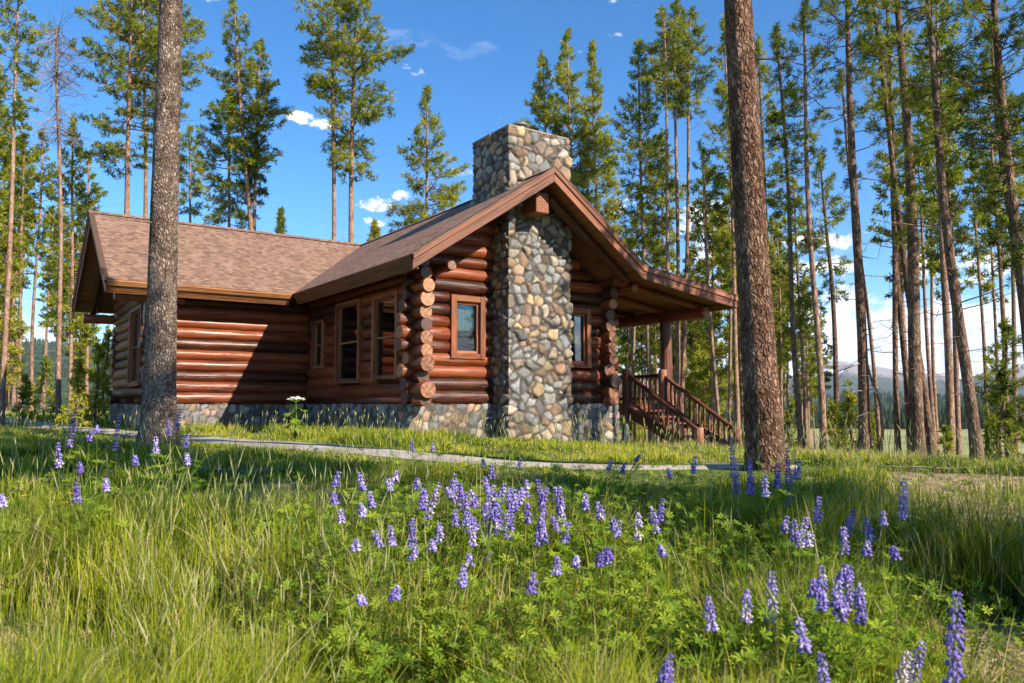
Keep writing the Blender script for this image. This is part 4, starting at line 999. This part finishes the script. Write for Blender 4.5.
nr = sst(5.8, 4.2, y); H_ = (.10 + .38 * sst(.36, .64, clump)) * nr + (.045 + .13 * sst(.35, .7, clump)) * (1 - nr)
H_ = np.where(beyond, (.045 + .17 * sst(.35, .72, clump)) * np.where(x > -.6, .62, 1), H_); 
dry_r = sst(8.2, 10.5, s_) * (x > 2.2)
H_ = H_ * (1 - dry_r) + dry_r * (.055 + .17 * sst(.35, .75, clump))
H_ *= sst(.5, .95, pd) * .8 + .2; H_ *= np.where(~beyond & (x < 2.4), .55 + .45 * sst(.9, 2.2, pd), 1)
dens = np.clip(.12 + 1.05 * sst(.25, .75, cv), 0, 1) * (.45 + .55 * sst(.35, .55, clump + .15 * fine)); bz = bare_patch(x, y); dens = dens * (1 - .88 * np.clip(bz, 0, 1)); H_ = H_ * (1 - .55 * np.clip(bz, 0, 1)); dens = np.where(beyond | (dry_r > .4), np.maximum(dens, .85), dens)
ok = (q.rand(len(x)) < dens) & (pd > (.30 + .25 * q.rand(len(x))) * np.clip(1.9 - x * .45, .3, 1)) & ~in_house(x, y) & ~under_porch(x, y) & ((pd > .55) | (q.rand(len(x)) < .45))
x, y, H_, clump, big_, dry_r, beyond, cv, bz = (a[ok] for a in (x, y, H_, clump, big_, dry_r, beyond, cv, bz)); n = len(x)
h = H_ * (.5 + .75 * q.rand(n) + .35 * (q.rand(n) < .06)); w = np.maximum(.0038, .00085 * y) * (.7 + .7 * q.rand(n)) * np.where(y < 4, 1, 1.1)
dry = q.rand(n) < (.10 + .35 * np.clip(bz, 0, 1) + .30 * dry_r + .16 * (1 - cv) + .05 * (big_ > .55))
mid_ = fbm(x * 1.3 + 3, y * 1.3, 76, 3)
tint = .38 + .30 * (big_ - .5) + .25 * (clump - .5) + .75 * (mid_ - .5) + .12 * q.randn(n) + .05 * (y < 5) + .14 * beyond + .12 * dry_r
tint = np.where(dry, .82 + .17 * q.rand(n), np.clip(tint, .05, .76))
gx, gy = fbm(x * 1.7, y * 1.7, 81, 2) - .5, fbm(x * 1.7, y * 1.7, 83, 2) - .5
az_ = np.where(q.rand(n) < .5, q.rand(n) * 6.28, np.arctan2(gy, gx) + q.randn(n) * .5)
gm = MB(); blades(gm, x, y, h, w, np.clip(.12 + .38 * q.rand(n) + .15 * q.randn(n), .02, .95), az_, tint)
# long fine tussocks near the viewer
TX = []
for k in range(150):
    Y0 = 1.35 + 3.9 * q.rand() ** 1.15; X0 = (q.rand() * 2 - 1) * .78 * Y0
    if -.30 < X0 / Y0 < .25 and Y0 > 3.2: continue
    if any(math.hypot((X0 - a) / ra, (Y0 - b_) / rb) < 1.15 for (a, b_, ra, rb, am) in BARE): continue
    m = 260; r_ = .05 + .10 * q.rand(); a = q.rand(m) * 6.28; rr = r_ * np.sqrt(q.rand(m)); xx, yy = X0 + rr * np.cos(a), Y0 + rr * np.sin(a)
    hh = (.24 + .24 * q.rand()) * (.5 + .6 * q.rand(m)); tb = .42 + .2 * q.rand()
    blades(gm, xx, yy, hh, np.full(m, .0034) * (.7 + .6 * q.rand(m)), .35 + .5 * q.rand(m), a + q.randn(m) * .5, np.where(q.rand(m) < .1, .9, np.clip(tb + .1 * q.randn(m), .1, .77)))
tag(gm.build('grass', [M['grass']], want=('tint',)), 'green and straw coloured grass covering the meadow round the cabin', 'grass', kind='stuff')
# litter of fallen twigs and dead stalks
lm_ = MB(); x, y = frus(16000, 2.6, 14, .6, q); cv = cover(x, y); ok = (q.rand(len(x)) < .25 + .8 * (1 - cv)) & (path_dist(x, y) > .5) & ~in_house(x, y, .1); x, y = x[ok], y[ok]; n = len(x); z = hground(x, y)
a = q.rand(n) * 6.28; L = .03 + .12 * q.rand(n) ** 2; P0 = np.stack([x, y, z + .006 + .02 * q.rand(n)], 1); P1 = P0 + np.stack([np.cos(a) * L, np.sin(a) * L, .02 * q.randn(n)], 1); wl = np.maximum(.0014, .0003 * y)
lm_.segs(P0, P1, wl * (.6 + q.rand(n)), wl * .5, tint=q.rand(n)); tag(lm_.build('litter', [M['twig']], want=('tint',)), 'dry twigs and dead stalks strewn over the bare soil patches', 'litter', kind='stuff')
# seed stalks
sm = MB(); x, y = frus(1300, 2.2, 17, .25, q); pd = path_dist(x, y); cv = cover(x, y)
ok = (pd > .6) & ~in_house(x, y, .1) & ~under_porch(x, y) & (cv > .3); x, y = x[ok], y[ok]; z = hground(x, y)
xa = rs(3); ya = xa.uniform(2.6, 5.4, 330); x = np.concatenate([x, (xa.uniform(120, 420, 330) - CX) / F * ya]); y = np.concatenate([y, ya]); z = hground(x, y)
for i in range(len(x)):
    hh = (.30 + .32 * q.rand()) * (1 if y[i] < 7 else .85); a = q.rand() * 6.28; b_ = .04 + .14 * q.rand(); r_ = max(.0009, .00020 * y[i])
    p0 = np.array([x[i], y[i], z[i]]); d = np.array([math.cos(a) * b_, math.sin(a) * b_, 1]); ti = q.rand()
    p1 = p0 + d * hh * .55; p2 = p0 + (d + [math.cos(a) * b_ * .8, math.sin(a) * b_ * .8, -.03]) * hh
    sm.tube([p0, p1, p2], [r_, r_, r_ * .6], 3, cap=False, tint=ti * .6)
    hl = .035 + .05 * q.rand(); dd = (p2 - p1) / np.linalg.norm(p2 - p1)
    sm.tube([p2 - dd * hl * .3, p2 + dd * hl * .2, p2 + dd * hl], [r_, r_ * 3.0, r_ * .5], 4, cap=False, tint=.3 + ti * .7)
tag(sm.build('seed_grass', [M['seedhead']], want=('tint',)), 'thin straw coloured seed stalks rising above the meadow grass', 'grass', kind='stuff')
# ------------------------------------------------------------------ palmate leaves
def palmate(mb, C, Nn, Rd, tint, q, nl=8, wd=.16):
    n = len(C); Nn = Nn / np.linalg.norm(Nn, axis=1)[:, None]
    t = np.cross(Nn, q.randn(n, 3)); t /= np.linalg.norm(t, axis=1)[:, None]; b = np.cross(Nn, t)
    th = np.linspace(0, 2 * np.pi, nl, endpoint=False)[None] + q.rand(n, 1); L = Rd[:, None] * (.8 + .3 * q.rand(n, nl))
    d = t[:, None] * np.cos(th)[..., None] + b[:, None] * np.sin(th)[..., None]; up = Nn[:, None] * (.35 + .25 * q.rand(n, nl))[..., None]
    dd = d + up * .9; dd /= np.linalg.norm(dd, axis=2)[..., None]; sd = np.cross(dd, Nn[:, None] * np.ones((1, nl, 1)))
    c = C[:, None] * np.ones((1, nl, 1)); Lv = L[..., None]
    base, tip = c, c + dd * Lv - Nn[:, None] * Lv * .12; mid = c + dd * Lv * .58
    V = np.stack([base, mid + sd * Lv * wd + Nn[:, None] * Lv * .05, tip, mid - sd * Lv * wd + Nn[:, None] * Lv * .05, mid], 2).reshape(-1, 3)
    k = np.arange(n * nl)[:, None] * 5; T = np.concatenate([k + np.array([[0, 1, 4]]), k + np.array([[4, 1, 2]]), k + np.array([[0, 4, 3]]), k + np.array([[4, 2, 3]])])
    mb.add(V, T=T, tint=np.clip(np.repeat(tint, nl * 5) + .05 * q.randn(n * nl * 5), 0, 1))
um = MB(); q = rs(31); 
x, y = frus(60000, 1.5, 11, .75, q); pd = path_dist(x, y); pn = fbm(x * 1.1 + 7, y * 1.1, 91, 3); px_ = CX + F * x / y
centre = np.exp(-((px_ - 500) / 260) ** 4) * np.exp(-((y - 4.1) / 1.1) ** 2) + .9 * np.exp(-((px_ - 810) / 110) ** 2) * np.exp(-((y - 3.0) / .9) ** 2) + .5 * np.exp(-((px_ - 620) / 320) ** 2) * np.exp(-((y - 2.6) / .7) ** 2)
pr = .10 * (y > 5) + .9 * centre + .5 * sst(.55, .66, pn) * (y < 7)
ok = (q.rand(len(x)) < pr * .42) & (pd > .7); x, y, centre = x[ok], y[ok], centre[ok]; n = len(x)
z = hground(x, y) + (.04 + .40 * q.rand(n) ** .8 * np.clip(centre + .25, 0, 1))
palmate(um, np.stack([x, y, z], 1), np.stack([.5 * q.randn(n), .5 * q.randn(n) - .25, np.ones(n)], 1), (.022 + .02 * q.rand(n)) * np.where(y > 5, 1.2, 1), np.clip(.5 + .2 * q.randn(n), 0, 1), q, 7, .17)
k = np.arange(0, n, 2); k = k[y[k] < 5.5]; um.segs(np.stack([x[k] + .02 * q.randn(len(k)), y[k] + .02 * q.randn(len(k)), hground(x[k], y[k])], 1), np.stack([x[k], y[k], z[k]], 1), .0016, .001, tint=.4)
tag(um.build('undergrowth', [M['leaf']], want=('tint',)), 'leafy green undergrowth of small palmate leaves between the grass', 'undergrowth', kind='stuff')
# ------------------------------------------------------------------ lupines
OV = np.array([(1, 0, 0), (-1, 0, 0), (0, 1, 0), (0, -1, 0), (0, 0, 1), (0, 0, -1)], float)
OT = np.array([(0, 2, 4), (2, 1, 4), (1, 3, 4), (3, 0, 4), (2, 0, 5), (1, 2, 5), (3, 1, 5), (0, 3, 5)])
def octs(mb, C, A, Bv, Cv, tint):
    n = len(C); V = C[:, None] + OV[None, :, 0:1] * A[:, None] + OV[None, :, 1:2] * Bv[:, None] + OV[None, :, 2:3] * Cv[:, None]
    mb.add(V.reshape(-1, 3), T=(np.arange(n)[:, None, None] * 6 + OT[None]).reshape(-1, 3), tint=np.repeat(tint, 6))
def lupine(seed, xt, yt, yb, label, group, htarget=.60, Y=None, fade=.0, bright=0., leaves=11, dens=1.):
    q = rs(seed)
    if Y is None:
        Yc = np.arange(1.7, 12, .05); Xc = (xt - CX) / F * Yc; hh = (HOR - yt) / F * Yc - hground(Xc, Yc); sp = (yb - yt) / F * Yc
        c = np.abs(hh - htarget) + 1.2 * np.clip(sp - .30, 0, None) + 1.5 * np.clip(.11 - sp, 0, None) + .012 * Yc + (path_dist(Xc, Yc) < .6)
        Y = float(Yc[np.argmin(c)])
    top = pix(xt, yt, Y); lean = q.randn(2) * .07 if yb - yt < 80 else q.randn(2) * .02; bx_, by_ = top[0] + lean[0], top[1] + abs(lean[1]); b = np.array([bx_, by_, h1(bx_, by_)])
    o = empty('lupine', tuple(b)); tp = top - b; Lsp = (yb - yt) / F * Y; f0 = max(.25, 1 - Lsp / max(tp[2], .1))
    near = Y < 3.6
    mid = tp * .5 + np.array([lean[0] * .25, 0, 0])
    def at(t): return (1 - t) ** 2 * np.zeros(3) + 2 * t * (1 - t) * mid + t * t * tp
    sm_ = MB(); r_ = max(.0026, .0005 * Y); sm_.tube([at(t) for t in np.linspace(0, .985, 9)], np.linspace(r_ * 1.3, r_ * .5, 9), 5, cap=False, tint=.45); sm_.build('stem', [M['leaf']], o, True, want=('tint',))
    fm = MB(); nw = max(5, int(Lsp / (.0135 if near else .017) * dens)); C_, D_, T_, S_ = [], [], [], []
    for k in range(nw):
        u = (k + .3 * q.rand()) / nw; t = f0 + (1 - f0) * u; c = at(min(t, .99)); rad = (min(.020, .04 * Lsp + .009) * (1 - u) ** .4 * (.8 + .2 * min(1, u * 5)) + .003) * (1 + .1 * q.randn()); m = 6 if u < .8 else 4; a0 = q.rand() * 6
        for j in range(m):
            if q.rand() < .10 + .25 * fade * (u < .45): continue
            a = a0 + j * 6.283 / m + .3 * q.randn(); d = np.array([math.cos(a), math.sin(a), .25]); C_.append(c + d * rad * (.8 + .3 * q.rand())); D_.append(d); S_.append((.0085 - .004 * u) * (.85 + .35 * q.rand()))
            T_.append(np.clip(.50 + bright + .07 * rs(seed + 5).randn() + .16 * q.randn() - .22 * max(0, u - .75) * 4 * .4 + .40 * fade * (u < .4) * q.rand() + (.45 if q.rand() < .07 else 0), 0, 1))
    C_, D_, S_, T_ = map(np.array, (C_, D_, S_, T_)); D_ /= np.linalg.norm(D_, axis=1)[:, None]; sc = S_[:, None] * (1 if near else 1.25)
    sdv = np.cross(D_, [0, 0, 1.]); sdv /= np.linalg.norm(sdv, axis=1)[:, None]; upv = np.cross(sdv, D_)
    octs(fm, C_, D_ * sc * 1.15, sdv * sc * .62, upv * sc * .72, T_)                       # keel and wings
    octs(fm, C_ + upv * sc * .75 - D_ * sc * .1, D_ * sc * .4, sdv * sc * .85, (upv + .35 * D_) * sc * .85, np.clip(T_ + .12, 0, 1))   # banner petal
    fm.build('flower_spike', [M['petal']], o, True, want=('tint',))
    lm = MB(); n = leaves; tt = q.rand(n) * .72 * f0 + .10; a = q.rand(n) * 6.28; L = .05 + .09 * q.rand(n)
    P0 = np.array([at(t) for t in tt]); Dd = np.stack([np.cos(a), np.sin(a), .75 + .4 * q.rand(n)], 1); P1 = P0 + Dd * L[:, None]
    for i in range(n): lm.tube([P0[i], P1[i]], [.0017, .0012], 3, cap=False, tint=.5)
    palmate(lm, P1, np.stack([np.cos(a) * .35, np.sin(a) * .35, np.ones(n)], 1), .032 + .022 * q.rand(n), np.clip(.55 + .18 * q.randn(n), 0, 1), q, 8 if near else 7, .14)
    lm.build('leaves', [M['leaf']], o, want=('tint',))
    return tag(o, label, 'lupine', group)
LC = 'lupines in the middle of the meadow'; LR_ = 'lupines in the right of the meadow'; LL = 'lupines by the big grey trunk'
def LUP(seed, lst, lab, grp, **kw):
    for i, a in enumerate(lst): lupine(seed + i, a[0], a[1], a[2], a[3] if len(a) > 3 else lab, grp, **{**kw, **(a[4] if len(a) > 4 else {})})
LUP(300, [(339, 471, 487), (359, 471, 491), (388, 478, 491), (397, 471, 482), (369, 491, 508), (341, 509, 523), (334, 492, 505), (425, 489, 510),
    (454, 473, 510), (493, 484, 508), (491, 464, 480), (506, 482, 507), (521, 486, 505), (527, 502, 524), (585, 492, 510), (570, 521, 543), (390, 524, 546), (484, 475, 492),
    (548, 486, 505), (560, 486, 520), (511, 488, 503), (432, 540, 552), (577, 556, 567), (417, 478, 490), (497, 519, 534), (606, 548, 560), (660, 545, 556), (552, 516, 532)],
    'one of the small purple lupine spikes in the dense middle patch', LC)
rq = random.Random(5)
LUP(440, [(rq.gauss(495, 68), yy_, yy_ + rq.uniform(14, 30)) for yy_ in [rq.uniform(478, 520) for _ in range(20)]], 'one of the small purple lupine spikes in the dense middle patch', LC)
LUP(470, [(rq.gauss(832, 26), yy_, yy_ + rq.uniform(12, 28)) for yy_ in [rq.uniform(515, 600) for _ in range(14)]], 'one of the small lupine spikes inside the leafy right clump', LR_)
LUP(490, [(rq.uniform(330, 620), yy_, yy_ + rq.uniform(9, 20)) for yy_ in [rq.uniform(485, 560) for _ in range(14)]], 'one of the scattered small lupine heads round the middle patch', LC, fade=.6)
LUP(340, [(440, 481, 528, 'tallest narrow lupine spike on the left side of the dense middle patch'), (465, 491, 535, 'pale lilac lupine spike fading to cream at its foot', {'fade': 1}),
    (412, 517, 553, 'deep violet lupine spike low on the left of the middle patch', {'bright': -.08}), (485, 502, 562, 'long thick lupine spike with dark and pale florets in the centre', {'fade': .8}),
    (537, 478, 515, 'slender lupine spike rising above the right of the middle patch'), (554, 486, 527, 'broad bright lupine spike on the right of the middle patch'),
    (542, 513, 541, 'blue violet lupine spike just below the broad bright one'), (465, 562, 588, 'short loose lupine spike alone in the leaves below the patch'),
    (534, 571, 594, 'open blue lupine spike over bright green leaves', {'bright': .05}), (398, 586, 600, 'small blue lupine head beside a tall grass stem'), (359, 595, 605, 'tiny lupine head low left of centre'),
    (601, 551, 567, 'tiny lupine head with pale seed pods behind it'), (638, 512, 540, 'nearly withered cream lupine spike right of the middle patch', {'bright': .5, 'fade': 1}), (672, 653, 690, 'lupine spike cut by the bottom edge near the centre')], '', LC)
LUP(360, [(730, 437, 496, 'tall loose lupine spike in front of the right stair newel'), (749, 457, 495, 'dense lupine spike overlapping the left foot of the big brown trunk'), (765, 474, 497, 'pale lupine spike in front of the big brown trunk foot', {'bright': .2}),
    (787, 447, 506, 'tall dark lupine spike just right of the big brown trunk', {'bright': -.14}), (799, 457, 479, 'shorter dark lupine behind the tall one right of the big brown trunk', {'bright': -.1}), (777, 462, 488, 'dark lupine spike against the right side of the big brown trunk', {'bright': -.14}),
    (904, 477, 521, 'single lupine spike standing alone in the dry grass below the valley view'), (819, 495, 522, 'deep violet lupine spike at the top of the right clump', {'bright': -.1}), (883, 510, 525, 'short stubby lupine head right of the right clump'),
    (854, 509, 536, 'thick violet lupine spike with a dark tip in the right clump'), (807, 516, 548, 'leaning pale lilac lupine spike on the left of the right clump', {'bright': .12}), (843, 526, 544, 'small lupine head below the dark tipped one'),
    (868, 541, 556, 'small lupine head on the right flank of the right clump'), (708, 595, 632, 'faded lupine spike with a tan stalk left of the right clump', {'fade': 1, 'bright': .15}), (747, 588, 622, 'violet lupine spike with faded foot, middle one of the low row', {'fade': .8}),
    (772, 570, 621, 'tall lilac lupine spike in the low row under the right clump', {'fade': .6}), (797, 616, 652, 'bright violet lupine spike low in the right foreground', {'bright': .06}), (822, 565, 602, 'loose violet lupine spike inside the leafy right clump'),
    (849, 565, 586, 'small loose lupine spike amid the leaves of the right clump'), (814, 578, 598, 'low lupine spike on the left of the leafy right clump'), (820, 651, 700, 'large pale blue lupine spike touching the bottom edge', {'bright': .12, 'htarget': .5}),
    (957, 590, 690, 'largest lupine spike with distinct violet florets at the lower right', {'Y': 2.05, 'fade': .3}), (922, 641, 700, 'dim lupine spike left of the largest one', {'bright': -.1, 'htarget': .45}), (909, 650, 700, 'small withered lupine stalk beside the dim spike', {'bright': .4, 'fade': 1, 'htarget': .45}),
    (863, 603, 624, 'small lupine head in the shade right of the low row', {'bright': -.05}), (677, 690, 720, 'lupine head barely inside the bottom edge', {'htarget': .4}), (695, 455, 474, 'faint lupine spike at the end of the path')], '', LR_)
LUP(400, [(76, 407, 448, 'tall dark lupine spike with wide gaps at the left by the path', {'bright': -.16, 'dens': .7}), (119, 413, 451, 'dark lupine spike halfway between the left path and the big grey trunk', {'bright': -.12, 'dens': .7}),
    (156, 436, 454, 'lupine head in front of the foot of the big grey trunk'), (168, 418, 436, 'lupine head on the bark of the big grey trunk', {'bright': -.05}), (181, 402, 430, 'lupine spike against the right side of the big grey trunk', {'dens': .7}),
    (188, 433, 448, 'upper lupine head right of the big grey trunk foot'), (187, 452, 465, 'lower lupine head right of the big grey trunk foot'), (58, 442, 468, 'thin faded lupine stalk left of the grey trunk', {'fade': 1}),
    (79, 462, 473, 'little lupine head in the left shade', {'bright': -.05}), (106, 478, 491, 'pale pink lupine head in the left shade', {'bright': .25}), (76, 482, 504, 'dull lupine spike beside the yellow flowers', {'bright': -.15}),
    (135, 456, 465, 'pink violet lupine head left of the grey trunk foot'), (2, 494, 507, 'pale blue lupine head cut by the left edge', {'bright': .2}), (91, 431, 441, 'tiny far lupine beyond the left path'), (507 - 410, 425, 433, 'tiniest lupine left of the trunk by the path')], '', LL)
LUP(430, [(411, 438, 452, 'small lupine on the near edge of the path below the cabin corner'), (433, 442, 452, 'small lupine on the path edge left of the chimney'), (483, 459, 468, 'tiny lupine at the path edge below the chimney'), (521, 440 + 18, 468, 'tiny dark lupine right of the path edge below the chimney'),
    (612, 460, 470, 'tiny leaning lupine at the path below the stairs'), (625, 462, 474, 'tiny lupine right of the leaning one below the stairs'), (668, 468, 478, 'tiny lupine near the end of the path'), (640, 455, 462, 'tiny lupine on the far side of the path')], '', 'small lupines along the path', htarget=.4)
# big leafy plant at the lower left
def leafy(seed, px, py, Y, n, Rr, size, label):
    q = rs(seed); b = pix(px, py, Y); b[2] = h1(b[0], b[1]); o = empty('lupine_bush', tuple(b)); sm_, lm = MB(), MB(); P = []
    for k in range(n):
        a = q.rand() * 6.28; r_ = Rr * q.rand() ** .6; hh = (.22 + .30 * q.rand()) * (1.1 - .5 * r_ / Rr); e = np.array([math.cos(a) * r_, math.sin(a) * r_, hh]); sm_.tube([(0, 0, 0), e * (.45, .45, .6), e], [.004, .003, .0018], 4, cap=False, tint=.6); P.append(e)
        for _ in range(3): e2 = e * (.6 + .3 * q.rand()) + q.randn(3) * .03; sm_.tube([e * (.5, .5, .62), e2], [.002, .0015], 3, cap=False, tint=.6); P.append(e2)
    P = np.array(P); palmate(lm, P, np.stack([.45 * q.randn(len(P)), .45 * q.randn(len(P)) - .3, np.ones(len(P))], 1), size * (.7 + .5 * q.rand(len(P))), np.clip(.78 + .14 * q.randn(len(P)), 0, 1), q, 9, .10)
    sm_.build('stems', [M['leaf']], o, want=('tint',)); lm.build('leaves', [M['leaf']], o, want=('tint',)); tag(o, label, 'lupine bush')
leafy(501, -8, 600, 2.0, 18, .20, .075, 'bright green lupine bush without flowers at the lower left edge')
leafy(502, 345, 620, 2.9, 13, .20, .05, 'light green leafy lupine bush low left of centre')
leafy(503, 560, 600, 3.2, 18, .34, .05, 'light green leafy lupine bush under the open blue spike')
leafy(504, 800, 640, 2.5, 15, .26, .045, 'leafy lupine bush under the right clump of spikes')
leafy(505, 480, 620, 3.0, 14, .26, .048, 'leafy lupine bush under the long thick central spike')
leafy(506, 640, 590, 3.4, 14, .30, .045, 'leafy lupine bush beside the withered cream spike')
# small extra plants
def umbel():
    b = pix(295, 437, 14.2); b[2] = h1(b[0], b[1]); o = empty('cow_parsnip', tuple(b)); q = rs(7); s, f, l = MB(), MB(), MB(); H = 1.0 * (pix(295, 400, 14.2)[2] - b[2])
    s.tube([(0, 0, 0), (.02, 0, H * .5), (0, 0, H)], [.014, .012, .008], 6, tint=.5)
    for k in range(70):
        a = q.rand() * 6.28; r_ = .15 * math.sqrt(q.rand()); e = np.array([math.cos(a) * r_, math.sin(a) * r_, H + .05 - r_ * .25 + .01 * q.randn()])
        if k % 3 == 0: s.tube([(0, 0, H - .04), e], [.003, .002], 3, cap=False, tint=.6)
        octs(f, e[None], np.array([[.024, 0, 0]]), np.array([[0, .024, 0]]), np.array([[0, 0, .012]]), np.array([q.rand()]))
    P = np.array([(.12 * math.cos(a), .12 * math.sin(a), H * z_) for a, z_ in ((0, .7), (2, .55), (4, .6), (1, .35), (3.2, .3), (5, .42), (2.6, .8), (5.6, .2), (.5, .2))])
    for p in P: s.tube([(0, 0, p[2] - .08), p], [.005, .003], 3, cap=False, tint=.5)
    palmate(l, P, P * (1, 1, 0) * 4 + np.array([0, 0, 1.]), np.full(len(P), .13), np.full(len(P), .45), q, 7, .28)
    s.build('stem', [M['leaf']], o, want=('tint',)); f.build('flower_head', [M['white_petal']], o, want=('tint',)); l.build('leaves', [M['leaf']], o, want=('tint',))
    tag(o, 'broad leaved plant with a white flower head by the wing wall', 'wildflower')
umbel()
def stalk():
    b = pix(627, 446, 17.3); b[2] = h1(b[0], b[1]); o = empty('pale_flower_stalk', tuple(b)); q = rs(8); s, f = MB(), MB(); H = pix(627, 424, 17.3)[2] - b[2]; s.tube([(0, 0, 0), (0, 0, H)], [.012, .006], 5, tint=.5)
    for k in range(160):
        t = .3 + .7 * q.rand(); a = q.rand() * 6.28; r_ = .085 * (1.05 - t) ** .7; e = np.array([[math.cos(a) * r_, math.sin(a) * r_, H * t]]); octs(f, e, np.array([[.018, 0, 0]]), np.array([[0, .018, 0]]), np.array([[0, 0, .014]]), np.array([q.rand() * .4]))
    s.build('stem', [M['leaf']], o, want=('tint',)); f.build('flower_spike', [M['white_petal']], o, want=('tint',)); tag(o, 'cream coloured tapering flower stalk by the foot of the porch stairs', 'wildflower')
stalk()
for i, (px, py, Y, lab) in enumerate(((59, 499, 5.2, 'leftmost yellow flower of the small cluster at the left'), (66, 503, 5.1, 'lowest yellow flower of the small cluster at the left'), (70, 494, 5.2, 'topmost yellow flower of the small cluster at the left'), (25, 496, 5.3, 'single yellow flower near the left edge'),
        (437, 467, 8.0, 'yellow flower above the tall narrow lupine'), (461, 469, 7.8, 'yellow flower left of the chimney below the path'), (246, 474, 7.5, 'yellow flower in the worn strip right of the grey trunk'))):
    q = rs(600 + i); t = pix(px, py, Y); zb = h1(t[0], t[1]); t[2] = max(t[2], zb + .08); o = empty('yellow_flower', (t[0], t[1], zb)); hh = t[2] - zb; s, f = MB(), MB(); s.tube([(.02, 0, 0), (0, 0, hh)], [.003, .002], 4, tint=.5)
    for k in range(9): a = k * .7; f.add(np.array([(0, 0, hh), (math.cos(a - .3) * .02, math.sin(a - .3) * .02, hh + .006), (math.cos(a) * .031, math.sin(a) * .031, hh + .004), (math.cos(a + .3) * .02, math.sin(a + .3) * .02, hh + .006)]), Q=[(0, 1, 2, 3)], tint=q.rand())
    octs(f, np.array([[0, 0, hh + .006]]), np.array([[.009, 0, 0]]), np.array([[0, .009, 0]]), np.array([[0, 0, .007]]), np.array([0.]))
    s.build('stem', [M['leaf']], o, want=('tint',)); f.build('flower_head', [M['yellow_petal']], o, want=('tint',)); tag(o, lab, 'wildflower', 'yellow flowers')
def branch(seed, px, py, Y, L, ang, label):
    q = rs(seed); b = pix(px, py, Y); b[2] = h1(b[0], b[1]) + .02; m = MB(); n = 7; t = np.linspace(-.5, .5, n); P = np.stack([t * L * math.cos(ang), t * L * math.sin(ang), .03 + .03 * q.rand(n)], 1) + q.randn(n, 3) * (.03, .03, .0) * L
    m.tube(P, np.linspace(.011, .004, n), 7)
    for k in range(4): p = P[q.randint(1, n - 1)]; m.tube([p, p + q.randn(3) * (.16, .16, .03) * L + (0, 0, .04)], [.006, .002], 5)
    o = m.build('fallen_branch', [M['bark_dead']], None, True); o.location = tuple(b); tag(o, label, 'fallen branch', 'fallen branches on the meadow')
branch(701, 68, 588, 3.0, .30, 1.9, 'bent grey twig in the grass at the lower left'); branch(702, 985, 566, 4.6, .5, .2, 'grey fallen branch in the shade at the right'); branch(703, 860, 566, 5.2, .7, .1, 'straight grey fallen branch beyond the right clump')
branch(704, 240, 486, 7.0, .8, .2, 'fallen branch in the worn ground right of the grey trunk'); branch(705, 60, 478, 6.6, .9, .0, 'fallen branch in the left shade'); branch(706, 1000, 660, 2.9, .35, .4, 'short broken twigs on bare soil at the lower right corner')
branch(707, 920, 500, 7.5, .9, -.3, 'fallen branch in the dry grass below the valley view')

# the air of the valley: one closed box of thin even haze
hz_ = MB(); hz_.box((-6200, -200, -40), (6200, 6200, 420))
hm = bpy.data.materials.new('valley_air'); hm.use_nodes = True; hm.node_tree.nodes.clear()
pv = hm.node_tree.nodes.new('ShaderNodeVolumePrincipled'); pv.inputs['Density'].default_value = .00007; pv.inputs['Color'].default_value = (.72, .83, 1, 1); pv.inputs['Anisotropy'].default_value = .1
ho = hm.node_tree.nodes.new('ShaderNodeOutputMaterial'); hm.node_tree.links.new(pv.outputs[0], ho.inputs['Volume'])
tag(hz_.build('haze', [hm], want=()), 'thin blue air between the cabin and the far mountains', 'haze', kind='stuff')
S.view_settings.view_transform = 'Standard'; S.view_settings.look = 'None'; S.view_settings.exposure = 1.0; S.view_settings.gamma = 1
S.cycles.max_bounces = 8; S.cycles.transparent_max_bounces = 12; S.cycles.caustics_reflective = False; S.cycles.caustics_refractive = False
S.cycles.use_denoising = True
S.render.film_transparent = False
